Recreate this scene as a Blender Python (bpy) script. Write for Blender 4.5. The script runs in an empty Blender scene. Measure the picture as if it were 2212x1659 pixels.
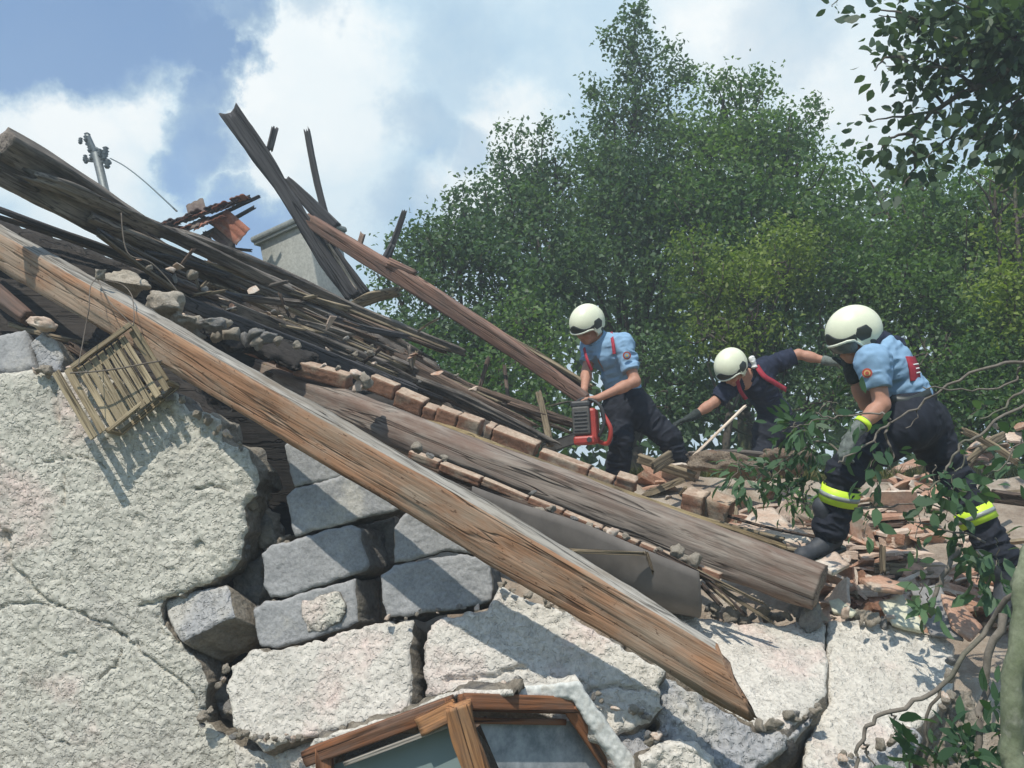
import bpy, math, random
import numpy as np
from mathutils import Vector, Matrix
rng = np.random.default_rng(7)
random.seed(7)
R = math.radians
S = bpy.context.scene
COL = S.collection
# ------------------------------------------------------------------ camera
FOV = R(60); PITCH = R(10); CAMZ = 1.6
W, H = 2212.0, 1659.0
F = W / 2 / math.tan(FOV / 2)
cam = bpy.data.cameras.new('camera'); cam.angle = FOV; cam.clip_end = 2000; cam.clip_start = .05
camo = bpy.data.objects.new('camera', cam); COL.objects.link(camo)
camo.location = (0, 0, CAMZ); camo.rotation_euler = (R(90) + PITCH, 0, 0)
S.camera = camo
# ------------------------------------------------------------------ sky, sun, exposure
SUN_L = Vector((.26, .50, -.83)).normalized()      # direction the light travels
S.view_settings.view_transform = 'Standard'; S.view_settings.look = 'None'
S.view_settings.gamma = 1; S.view_settings.exposure = 0.15
sun = bpy.data.lights.new('sun', 'SUN'); sun.energy = 4.0; sun.angle = R(.5); sun.color = (1, .95, .86)
suno = bpy.data.objects.new('sun', sun); COL.objects.link(suno)
suno.rotation_euler = SUN_L.to_track_quat('-Z', 'Y').to_euler()

def P(x, y, d):
    """point seen at photo position (x, y) at depth d metres"""
    u = (x - W / 2) / F * d; v = -(y - H / 2) / F * d
    return Vector((u, d * math.cos(PITCH) - v * math.sin(PITCH), CAMZ + d * math.sin(PITCH) + v * math.cos(PITCH)))
def PN(a):
    """the same for an (n,3) array"""
    a = np.asarray(a, float); d = a[:, 2]
    u = (a[:, 0] - W / 2) / F * d; v = -(a[:, 1] - H / 2) / F * d
    return np.stack([u, d * math.cos(PITCH) - v * math.sin(PITCH), CAMZ + d * math.sin(PITCH) + v * math.cos(PITCH)], 1)
def M(px, d): return px * d / F
CR = np.array((1, 0, 0.)); CU = np.array((0, -math.sin(PITCH), math.cos(PITCH))); CF = np.array((0, math.cos(PITCH), math.sin(PITCH)))

def sky():
    w = bpy.data.worlds.new('World'); S.world = w; w.use_nodes = True
    nt = w.node_tree; N = nt.nodes; L = nt.links; N.clear()
    out = N.new('ShaderNodeOutputWorld'); mix = N.new('ShaderNodeMixShader')
    b1 = N.new('ShaderNodeBackground'); b2 = N.new('ShaderNodeBackground')
    st = N.new('ShaderNodeTexSky'); st.sky_type = 'NISHITA'; st.sun_disc = False
    st.sun_elevation = math.asin(-SUN_L.z); st.sun_rotation = math.atan2(-SUN_L.x, -SUN_L.y)
    st.altitude = 200; st.air_density = 1.0; st.dust_density = .3; st.ozone_density = 1.0
    L.new(st.outputs[0], b1.inputs[0]); b1.inputs[1].default_value = .14
    tc = N.new('ShaderNodeTexCoord')
    def vm(op, a, b=None, v=None):
        n = N.new('ShaderNodeVectorMath'); n.operation = op; L.new(a, n.inputs[0])
        if b is not None: L.new(b, n.inputs[1])
        if v is not None: n.inputs[1].default_value = v
        return n
    def noise(scale, detail, rough, vec, off=(0, 0, 0)):
        a = vm('ADD', vec, v=off); n = N.new('ShaderNodeTexNoise'); n.inputs['Scale'].default_value = scale
        n.inputs['Detail'].default_value = detail; n.inputs['Roughness'].default_value = rough
        L.new(a.outputs[0], n.inputs['Vector']); return n
    def mth(op, a, b):
        n = N.new('ShaderNodeMath'); n.operation = op
        for i, q in enumerate((a, b)):
            if isinstance(q, (int, float)): n.inputs[i].default_value = q
            else: L.new(q, n.inputs[i])
        return n.outputs[0]
    def rng_(a, f0, f1, t0, t1, smooth=True):
        n = N.new('ShaderNodeMapRange'); n.interpolation_type = 'SMOOTHSTEP' if smooth else 'LINEAR'
        L.new(a, n.inputs[0]); n.inputs[1].default_value = f0; n.inputs[2].default_value = f1
        n.inputs[3].default_value = t0; n.inputs[4].default_value = t1; return n.outputs[0]
    d0 = tc.outputs['Generated']
    nw = noise(4.5, 9, .66, d0); c = vm('SUBTRACT', nw.outputs['Color'], v=(.5, .5, .5))
    sc = N.new('ShaderNodeVectorMath'); sc.operation = 'SCALE'; L.new(c.outputs[0], sc.inputs[0]); sc.inputs['Scale'].default_value = .21
    dw = vm('NORMALIZE', vm('ADD', d0, sc.outputs[0]).outputs[0]).outputs[0]
    def blobs(lst):
        acc = None
        for x, y, r, s in lst:
            v = (P(x, y, 1) - P(0, 0, 0)).normalized() if False else Vector(((x - W / 2) / F, 1, -(y - H / 2) / F))
            v = Vector(CR) * v.x + Vector(CF) * v.y + Vector(CU) * v.z; v.normalize()
            dp = vm('DOT_PRODUCT', dw, v=v).outputs['Value']
            a = r / F * .93
            m = rng_(dp, math.cos(a * 1.35), math.cos(a * .35), 0, s)
            acc = m if acc is None else mth('MAXIMUM', acc, m)
        return acc
    # gaps of blue between the clouds, at their places in the sky
    blue = blobs([(-60, 40, 150, 1), (90, 60, 130, 1), (190, 120, 110, 1), (270, 50, 120, .95), (400, 50, 110, .85), (500, 120, 70, .9),
                  (480, 200, 60, .8), (470, 270, 60, .75), (450, 340, 75, .8), (400, 390, 55, .7), (540, 20, 70, .7), (570, 560, 110, 1), (520, 480, 60, .7),
                  (900, 270, 90, .30), (1000, 300, 60, .40), (860, 470, 90, .30), (700, 0, 60, .3), (1000, 100, 120, .12), (1700, 60, 110, .22)])
    n2 = noise(3.2, 7, .6, d0, (3.1, 1.7, .4)).outputs['Fac']
    wis = mth('MULTIPLY', blue, rng_(n2, .36, .62, 1.1, .66))
    # away from the view the sky is mostly open
    front = vm('DOT_PRODUCT', d0, v=tuple(Vector((0, .86, .5)).normalized())).outputs['Value']
    back = rng_(front, .78, .45, 0, 1)
    n3 = noise(2.2, 6, .6, d0, (9, 2, 5)).outputs['Fac']
    openb = mth('MULTIPLY', back, rng_(n3, .45, .6, 1, .25))
    gap = mth('MINIMUM', mth('MAXIMUM', wis, openb), .72)
    cover = mth('SUBTRACT', 1.0, gap)
    L.new(cover, mix.inputs[0])
    # cloud colour: thin grey blue veils to white heads
    wh = blobs([(640, 210, 220, 1), (560, 330, 120, 1), (60, 250, 200, 1), (280, 230, 130, .9), (160, 420, 160, .8), (700, 110, 130, 1), (1100, 270, 110, .85), (1030, 370, 110, .9), (960, 450, 90, .8),
                (1580, 30, 160, .75), (1820, 140, 150, .75), (720, 430, 150, .55), (1900, 250, 90, .6)])
    n4 = noise(3.4, 10, .64, d0, (1, 4, 2)).outputs['Fac']
    sh = mth('MINIMUM', mth('ADD', mth('MULTIPLY', wh, .85), rng_(n4, .36, .68, 0, .55)), 1.0)
    sh = mth('MULTIPLY', mth('ADD', mth('MULTIPLY', sh, .66), .34), mth('SUBTRACT', 1.0, mth('MULTIPLY', gap, 1.25)))
    cr = N.new('ShaderNodeValToRGB'); L.new(sh, cr.inputs[0])
    e = cr.color_ramp.elements; e[0].position = 0; e[0].color = (.20, .44, .84, 1); e[1].position = 1; e[1].color = (.93, .97, .97, 1)
    k = e.new(.34); k.color = (.50, .68, .82, 1); k = e.new(.62); k.color = (.68, .82, .90, 1)
    L.new(cr.outputs[0], b2.inputs[0]); b2.inputs[1].default_value = 1.0
    L.new(b1.outputs[0], mix.inputs[1]); L.new(b2.outputs[0], mix.inputs[2]); L.new(mix.outputs[0], out.inputs[0])
sky()

# ------------------------------------------------------------------ noise in numpy
def _h(ix, iy, iz, seed):
    h = (ix * 374761393 + iy * 668265263 + iz * 2147483647 + seed * 144665) & 0xffffffff
    h = ((h ^ (h >> 13)) * 1274126177) & 0xffffffff
    return ((h ^ (h >> 16)) & 0xffff) / 32767.5 - 1
def noise3(p, seed=0):
    p = np.asarray(p, float); i = np.floor(p).astype(np.int64); f = p - i; u = f * f * (3 - 2 * f)
    r = 0
    for dx in (0, 1):
        wx = u[:, 0] if dx else 1 - u[:, 0]
        for dy in (0, 1):
            wy = u[:, 1] if dy else 1 - u[:, 1]
            for dz in (0, 1):
                wz = u[:, 2] if dz else 1 - u[:, 2]
                r = r + wx * wy * wz * _h(i[:, 0] + dx, i[:, 1] + dy, i[:, 2] + dz, seed)
    return r
def fbm(p, oct=4, seed=0, gain=.5):
    a = 1; r = 0; p = np.asarray(p, float)
    for k in range(oct):
        r = r + a * noise3(p * (2.03 ** k) + k * 7.3, seed + k); a *= gain
    return r
# ------------------------------------------------------------------ mesh + object helpers
def mesh_np(name, V, F4, mat, parent=None, smooth=True, origin=None, mats=None, midx=None, local=None, tag=None):
    V = np.asarray(V, float)
    me = bpy.data.meshes.new(name)
    if local is not None: o_m = local
    else:
        c = V.mean(0) if origin is None else np.array(origin); V = V - c; o_m = Matrix.Translation(Vector(c))
    if isinstance(F4, np.ndarray):
        n, k = F4.shape
        me.vertices.add(len(V)); me.vertices.foreach_set('co', V.astype(np.float32).ravel())
        me.loops.add(n * k); me.loops.foreach_set('vertex_index', F4.astype(np.int32).ravel())
        me.polygons.add(n); me.polygons.foreach_set('loop_start', (np.arange(n) * k).astype(np.int32))
        me.update(calc_edges=True); me.validate()
    else:
        me.from_pydata([tuple(v) for v in V], [], F4)
    for m in (mats or [mat]): me.materials.append(m)
    if midx is not None and len(midx) == len(me.polygons): me.polygons.foreach_set('material_index', np.asarray(midx, np.int32))
    if smooth: me.polygons.foreach_set('use_smooth', np.ones(len(me.polygons), bool))
    o = bpy.data.objects.new(name, me); COL.objects.link(o)
    if parent is not None:
        o.parent = parent
        bpy.context.view_layer.update() if False else None
        o.matrix_local = parent_inv(parent) @ o_m
    else: o.matrix_world = o_m
    if tag: lab(o, *tag)
    return o
WM = {}
def parent_inv(p):
    m = WM.get(p.name) or p.matrix_basis
    q = p.parent; mm = p.matrix_basis.copy()
    while q is not None: mm = q.matrix_basis @ mm; q = q.parent
    return mm.inverted()
def lab(o, label=None, cat=None, group=None, kind=None):
    if label: o['label'] = label
    if cat: o['category'] = cat
    if group: o['group'] = group
    if kind: o['kind'] = kind
    return o
def empty(name, loc, *tag):
    o = bpy.data.objects.new(name, None); COL.objects.link(o); o.location = Vector(loc); o.empty_display_size = .1
    if tag: lab(o, *tag)
    return o
def join(parts):
    """parts: list of (V, faces) -> one"""
    Vs = []; Fs = []; n = 0
    for V, Fc in parts:
        V = np.asarray(V, float); Vs.append(V); Fs += [tuple(int(i) + n for i in f) for f in Fc]; n += len(V)
    return np.concatenate(Vs), Fs
def tube(path, rad, seg=8, cap=True, wob=0, seed=0):
    path = np.asarray(path, float); n = len(path)
    rad = np.full(n, rad) if np.isscalar(rad) else np.asarray(rad, float)
    T = np.gradient(path, axis=0); T /= np.linalg.norm(T, axis=1)[:, None] + 1e-9
    up = np.array((.13, .31, .94)); A = np.cross(T, up); A /= np.linalg.norm(A, axis=1)[:, None] + 1e-9; B = np.cross(T, A)
    an = np.linspace(0, 2 * math.pi, seg, endpoint=False)
    V = path[:, None, :] + rad[:, None, None] * (np.cos(an)[None, :, None] * A[:, None, :] + np.sin(an)[None, :, None] * B[:, None, :])
    V = V.reshape(-1, 3)
    if wob: V = V + wob * np.stack([noise3(V * 9, seed + k) for k in range(3)], 1)
    Fc = [(i * seg + j, i * seg + (j + 1) % seg, (i + 1) * seg + (j + 1) % seg, (i + 1) * seg + j) for i in range(n - 1) for j in range(seg)]
    if cap: Fc += [tuple(range(seg - 1, -1, -1)), tuple((n - 1) * seg + j for j in range(seg))]
    return V, Fc
def smooth_path(pts, n=24):
    pts = np.asarray(pts, float); m = len(pts)
    if m < 3: return pts[0] + (pts[-1] - pts[0]) * np.linspace(0, 1, n)[:, None]
    t = np.linspace(0, m - 1, n); out = []
    for q in t:
        i = min(int(q), m - 2); f = q - i
        p0 = pts[max(i - 1, 0)]; p1 = pts[i]; p2 = pts[i + 1]; p3 = pts[min(i + 2, m - 1)]
        out.append(.5 * ((2 * p1) + (-p0 + p2) * f + (2 * p0 - 5 * p1 + 4 * p2 - p3) * f * f + (-p0 + 3 * p1 - 3 * p2 + p3) * f ** 3))
    return np.array(out)
def box(c, s, Mx=None):
    c = np.asarray(c, float); s = np.asarray(s, float) / 2
    V = np.array([(x, y, z) for x in (-1, 1) for y in (-1, 1) for z in (-1, 1)]) * s + c
    if Mx is not None: V = V @ np.asarray(Mx).T
    return V, [(0, 1, 3, 2), (4, 6, 7, 5), (0, 4, 5, 1), (2, 3, 7, 6), (0, 2, 6, 4), (1, 5, 7, 3)]
def bevel(o, w=.004, seg=2):
    m = o.modifiers.new('bevel', 'BEVEL'); m.width = w; m.segments = seg; m.limit_method = 'ANGLE'; m.angle_limit = R(35)
    return o
# ------------------------------------------------------------------ materials
def mat(name, rough=.9, spec=.25):
    m = bpy.data.materials.new(name); m.use_nodes = True
    nt = m.node_tree; b = nt.nodes['Principled BSDF']; b.inputs['Roughness'].default_value = rough
    b.inputs['Specular IOR Level'].default_value = spec
    return m, nt, b
def nz(nt, vec, scale, detail=4, rough=.55, mapscale=None, off=(0, 0, 0), kind='ShaderNodeTexNoise'):
    L = nt.links
    mp = nt.nodes.new('ShaderNodeMapping'); L.new(vec, mp.inputs[0]); mp.inputs['Location'].default_value = off
    if mapscale: mp.inputs['Scale'].default_value = mapscale
    n = nt.nodes.new(kind); L.new(mp.outputs[0], n.inputs['Vector']); n.inputs['Scale'].default_value = scale
    if kind == 'ShaderNodeTexNoise':
        n.inputs['Detail'].default_value = detail; n.inputs['Roughness'].default_value = rough
    return n
def ramp(nt, fac, stops):
    r = nt.nodes.new('ShaderNodeValToRGB'); nt.links.new(fac, r.inputs[0]); e = r.color_ramp.elements
    while len(e) < len(stops): e.new(.5)
    for q, (p, c) in zip(e, stops):
        q.position = p; q.color = (*c, 1) if not np.isscalar(c) else (c, c, c, 1)
    return r.outputs[0]
def mixc(nt, f, a, b, mode='MIX'):
    m = nt.nodes.new('ShaderNodeMix'); m.data_type = 'RGBA'; m.blend_type = mode
    for i, q in ((0, f), (6, a), (7, b)):
        if isinstance(q, (int, float)): m.inputs[i].default_value = q
        elif isinstance(q, tuple): m.inputs[i].default_value = (*q, 1)
        else: nt.links.new(q, m.inputs[i])
    return m.outputs[2]
def bump(nt, b, h, strength=.5, dist=.01, prev=None):
    n = nt.nodes.new('ShaderNodeBump'); n.inputs['Strength'].default_value = strength; n.inputs['Distance'].default_value = dist
    nt.links.new(h, n.inputs['Height'])
    if prev is not None: nt.links.new(prev, n.inputs['Normal'])
    nt.links.new(n.outputs[0], b.inputs['Normal']); return n.outputs[0]
def objvec(nt, vary=True):
    tc = nt.nodes.new('ShaderNodeTexCoord')
    if not vary: return tc.outputs['Object'], None
    oi = nt.nodes.new('ShaderNodeObjectInfo'); sc = nt.nodes.new('ShaderNodeVectorMath'); sc.operation = 'SCALE'
    cb = nt.nodes.new('ShaderNodeCombineXYZ')
    for i in range(3): nt.links.new(oi.outputs['Random'], cb.inputs[i])
    nt.links.new(cb.outputs[0], sc.inputs[0]); sc.inputs['Scale'].default_value = 37
    ad = nt.nodes.new('ShaderNodeVectorMath'); nt.links.new(tc.outputs['Object'], ad.inputs[0]); nt.links.new(sc.outputs[0], ad.inputs[1])
    return ad.outputs[0], oi.outputs['Random']
def wood(name, dark, mid, light, grain=1.0, stain=None, stain_amt=.4, rough=.85, fleck=None):
    """long grain along local X"""
    m, nt, b = mat(name, rough)
    v, rnd = objvec(nt)
    g = nz(nt, v, 22 * grain, 6, .6, (.07, 1, 1)).outputs['Fac']
    g2 = nz(nt, v, 95 * grain, 3, .6, (.03, 1, 1), (3, 1, 2)).outputs['Fac']
    big = nz(nt, v, 3.5, 4, .6, (.5, 1, 1), (5, 5, 5)).outputs['Fac']
    c = ramp(nt, g, [(.3, dark), (.52, mid), (.72, light)])
    c = mixc(nt, ramp(nt, g2, [(.34, 1.0), (.5, 0.0)]), c, tuple(x * .38 for x in dark))
    c = mixc(nt, ramp(nt, big, [(.35, 0.0), (.7, .55)]), c, mid)
    ck = nz(nt, v, 9 * grain, 3, .5, (.035, 1, 1), (6, 2, 9)).outputs['Fac']; ckr = ramp(nt, ck, [(.488, 0.0), (.499, .9), (.503, .9), (.514, 0.0)])
    c = mixc(nt, ckr, c, tuple(x * .3 for x in dark))
    if stain is not None:
        s = nz(nt, v, 6, 6, .68, (.35, 1, 1), (2, 8, 3)).outputs['Fac']
        c = mixc(nt, ramp(nt, s, [(.5 - .14 * stain_amt, 0.0), (.72 - .2 * stain_amt, .85)]), c, stain)
    if fleck is not None:
        s = nz(nt, v, 55, 3, .7, (.5, 1, 1), (7, 8, 3)).outputs['Fac']
        c = mixc(nt, ramp(nt, s, [(.62, 0.0), (.68, .8)]), c, fleck)
    vr = ramp(nt, rnd, [(0, .8), (1, 1.18)])
    c = mixc(nt, 1.0, c, vr, 'MULTIPLY')
    nt.links.new(c, b.inputs['Base Color'])
    inv = nt.nodes.new('ShaderNodeMath'); inv.operation = 'SUBTRACT'; inv.inputs[0].default_value = 1; nt.links.new(ckr, inv.inputs[1])
    p = bump(nt, b, g, .8, .008); p = bump(nt, b, inv.outputs[0], .8, .008, p); bump(nt, b, g2, .8, .004, p)
    return m
def stone(name, c1, c2, c3=None, scale=5, pit=.6, fine=60, rough=.95, bd=.01, patch=2.2, patch_lo=.52, rc=0, stain=0):
    m, nt, b = mat(name, rough, .15)
    v, rnd = objvec(nt)
    a = nz(nt, v, scale, 6, .65).outputs['Fac']; f = nz(nt, v, fine, 5, .7, None, (3, 3, 1)).outputs['Fac']
    c = ramp(nt, a, [(.32, c1), (.68, c2)])
    if c3 is not None:
        q = nz(nt, v, patch, 5, .6, None, (8, 1, 4)).outputs['Fac']
        c = mixc(nt, ramp(nt, q, [(patch_lo, 0.0), (patch_lo + .12, .9)]), c, c3)
    c = mixc(nt, 1.0, c, ramp(nt, f, [(.3, .72), (.62, 1.06)]), 'MULTIPLY')
    if stain:
        s_ = nz(nt, v, 3.3, 8, .72, None, (5, 7, 4)).outputs['Fac']; c = mixc(nt, ramp(nt, s_, [(.50, 0.0), (.66, .5)]), c, (.40, .38, .335)); s_ = nz(nt, v, 9, 6, .75, None, (1, 7, 9)).outputs['Fac']; c = mixc(nt, ramp(nt, s_, [(.60, 0.0), (.70, .6)]), c, (.30, .29, .27))
    nt.links.new(c, b.inputs['Base Color'])
    vo = nz(nt, v, fine * .6, kind='ShaderNodeTexVoronoi', off=(1, 2, 3)).outputs['Distance']
    if rc:
        # roughcast: grains and sharp small pits in an otherwise even coat
        g1 = nz(nt, v, 52, 2, .5, (1, 1, 1), (4, 4, 4)).outputs['Fac']; g2 = nz(nt, v, 17, 5, .7, (1, 1, 1), (9, 4, 1)).outputs['Fac']
        pits = ramp(nt, g1, [(.33, 0.0), (.50, 1.0)]); scr = ramp(nt, g2, [(.26, 0.0), (.44, 1.0)])
        p = bump(nt, b, pits, .9, .007 * rc); p = bump(nt, b, scr, .9, .010 * rc, p); bump(nt, b, f, .7, .005 * rc, p)
        return m
    p = bump(nt, b, f, pit, bd); bump(nt, b, vo, pit * .5, bd * .8, p)
    return m
def plain(name, col, rough=.6, spec=.4, nscale=40, var=.25, metal=0, bumpd=.001):
    m, nt, b = mat(name, rough, spec); v, rnd = objvec(nt)
    f = nz(nt, v, nscale, 5, .65).outputs['Fac']
    c = ramp(nt, f, [(.3, tuple(x * (1 - var) for x in col)), (.7, tuple(min(1, x * (1 + var * .6)) for x in col))])
    nt.links.new(c, b.inputs['Base Color']); b.inputs['Metallic'].default_value = metal
    if bumpd: bump(nt, b, f, .4, bumpd)
    return m
def leafmat(name, dark, light, trans=.35, rough=.5):
    m, nt, b = mat(name, rough, .35)
    at = nt.nodes.new('ShaderNodeAttribute'); at.attribute_name = 'rnd'
    c = ramp(nt, at.outputs['Fac'], [(0, dark), (.55, tuple((a + b_) / 2 for a, b_ in zip(dark, light))), (1, light)])
    nt.links.new(c, b.inputs['Base Color'])
    tr = nt.nodes.new('ShaderNodeBsdfTranslucent'); mx = nt.nodes.new('ShaderNodeMixShader'); mx.inputs[0].default_value = trans
    c2 = mixc(nt, 1.0, c, (1.3, 1.5, .6), 'MULTIPLY'); nt.links.new(c2, tr.inputs[0])
    out = nt.nodes['Material Output']
    nt.links.new(b.outputs[0], mx.inputs[1]); nt.links.new(tr.outputs[0], mx.inputs[2]); nt.links.new(mx.outputs[0], out.inputs[0])
    return m
MT = {}
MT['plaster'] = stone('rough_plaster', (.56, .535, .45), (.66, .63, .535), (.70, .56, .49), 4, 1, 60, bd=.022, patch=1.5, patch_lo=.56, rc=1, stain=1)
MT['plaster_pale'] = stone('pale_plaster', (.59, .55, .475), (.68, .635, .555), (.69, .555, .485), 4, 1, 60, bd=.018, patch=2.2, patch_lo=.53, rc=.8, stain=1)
MT['broken'] = stone('broken_mortar', (.20, .17, .13), (.40, .35, .28), (.13, .125, .125), 14, 1, 70, bd=.014)
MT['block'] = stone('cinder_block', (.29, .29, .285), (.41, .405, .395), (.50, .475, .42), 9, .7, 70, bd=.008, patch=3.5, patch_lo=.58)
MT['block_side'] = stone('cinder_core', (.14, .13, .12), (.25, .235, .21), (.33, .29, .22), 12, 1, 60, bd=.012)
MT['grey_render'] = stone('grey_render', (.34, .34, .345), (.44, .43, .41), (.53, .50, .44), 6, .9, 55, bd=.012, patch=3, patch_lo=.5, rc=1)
MT['dust'] = stone('dust_soil', (.16, .115, .08), (.36, .29, .215), (.30, .17, .11), 6, 1, 40, bd=.02)
MT['beam'] = wood('fresh_orange_wood', (.31, .165, .09), (.46, .25, .14), (.56, .36, .225), .9, (.45, .35, .26), .6, .85, (.10, .05, .025))
MT['beam_grey'] = wood('bleached_wood', (.27, .24, .20), (.42, .385, .33), (.55, .515, .455), 1.2, (.22, .17, .12), .2)
MT['old'] = wood('weathered_grey_wood', (.125, .106, .090), (.245, .21, .175), (.40, .345, .29), 1.0, (.055, .048, .044), .5)
MT['oldbrown'] = wood('weathered_brown_wood', (.10, .07, .052), (.205, .142, .105), (.31, .23, .17), 1.0, (.06, .05, .043), .5)
MT['light'] = wood('lit_lath_wood', (.17, .13, .085), (.31, .25, .165), (.44, .36, .25), 1.4, (.10, .075, .05), .35)
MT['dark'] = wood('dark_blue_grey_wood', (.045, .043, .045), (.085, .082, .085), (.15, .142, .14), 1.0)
MT['black'] = wood('attic_shade_wood', (.028, .024, .021), (.055, .047, .041), (.09, .075, .064), 1.0)  # darkness of the attic interior painted in as near-black wood
MT['red'] = wood('reddish_rafter_wood', (.13, .07, .05), (.23, .135, .098), (.33, .215, .16), 1.0, (.13, .10, .085), .4)
MT['log'] = wood('log_wood', (.16, .13, .105), (.255, .215, .178), (.34, .295, .245), .7, (.17, .11, .082), .45)
MT['crate'] = wood('crate_wood', (.22, .17, .10), (.37, .30, .19), (.48, .40, .265), 1.4, (.19, .14, .085), .2)
MT['frame'] = wood('window_frame_wood', (.15, .06, .026), (.26, .105, .045), (.36, .17, .08), .8, (.17, .11, .08), .3)
MT['clay'] = stone('terracotta', (.38, .21, .14), (.54, .34, .24), (.52, .43, .34), 8, .5, 60, bd=.004, patch=5, patch_lo=.5)
MT['claydust'] = stone('dusty_terracotta', (.50, .36, .27), (.64, .52, .42), (.64, .57, .48), 8, .5, 60, bd=.004, patch=5, patch_lo=.5)
MT['brick'] = stone('row_brick', (.20, .105, .065), (.34, .19, .125), (.37, .31, .235), 9, .7, 60, bd=.006, patch=5, patch_lo=.5)
MT['post'] = wood('orange_post', (.33, .14, .055), (.50, .24, .10), (.62, .36, .18), .9, (.22, .14, .09), .3)
MT['gap_shade'] = wood('gap_shade_wood', (.010, .009, .008), (.018, .016, .014), (.03, .026, .023), 1.0)  # near-black wood colour standing in for the unlit wall cavity
MT['rock'] = stone('mortar_lump', (.42, .36, .28), (.60, .53, .43), (.30, .26, .22), 9, .9, 50, bd=.012, patch=5, patch_lo=.62)
MT['rockgrey'] = stone('grey_lump', (.26, .25, .24), (.42, .40, .37), (.5, .45, .37), 9, .9, 50, bd=.012)
MT['whitepaint'] = stone('flaking_white_paint', (.60, .60, .55), (.70, .70, .65), (.45, .40, .32), 9, .4, 60, bd=.003, patch=6, patch_lo=.62)
# ------------------------------------------------------------------ builders for broken masonry and timber
def plane_d(anchors):
    A = np.array([[1, x, y] for x, y, d in anchors], float); b = np.array([1 / d for *_, d in anchors])
    c = np.linalg.lstsq(A, b, rcond=None)[0]
    return lambda x, y: 1 / (c[0] + c[1] * np.asarray(x, float) + c[2] * np.asarray(y, float))
def dens(poly, step, amp, seed, closed=True):
    out = []; n = len(poly)
    for i in range(n if closed else n - 1):
        a = np.array(poly[i], float); b = np.array(poly[(i + 1) % n], float); k = max(1, int(np.linalg.norm(b - a) / step))
        for j in range(k): out.append(a + (b - a) * j / k)
    if not closed: out.append(np.array(poly[-1], float))
    out = np.array(out); q = np.concatenate([out / 26, np.zeros((len(out), 1))], 1)
    return out + amp * np.stack([fbm(q, 4, seed, .65), fbm(q, 4, seed + 50, .65)], 1)
def inside(pts, poly):
    x, y = pts[:, 0], pts[:, 1]; r = np.zeros(len(pts), bool); n = len(poly); j = n - 1
    for i in range(n):
        xi, yi = poly[i]; xj, yj = poly[j]
        if yi != yj:
            c = ((yi > y) != (yj > y)) & (x < (xj - xi) * (y - yi) / (yj - yi) + xi); r ^= c
        j = i
    return r
def near(pts, line, closed=True):
    """distance to and nearest point on a polyline"""
    n = len(line); bd = np.full(len(pts), 1e9); bp = np.zeros((len(pts), 2))
    for i in range(n if closed else n - 1):
        a = line[i]; ab = line[(i + 1) % n] - a; L2 = ab @ ab + 1e-9
        t = np.clip(((pts - a) @ ab) / L2, 0, 1); q = a + t[:, None] * ab; d = np.hypot(*(pts - q).T)
        m = d < bd; bd[m] = d[m]; bp[m] = q[m]
    return bd, bp
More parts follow.
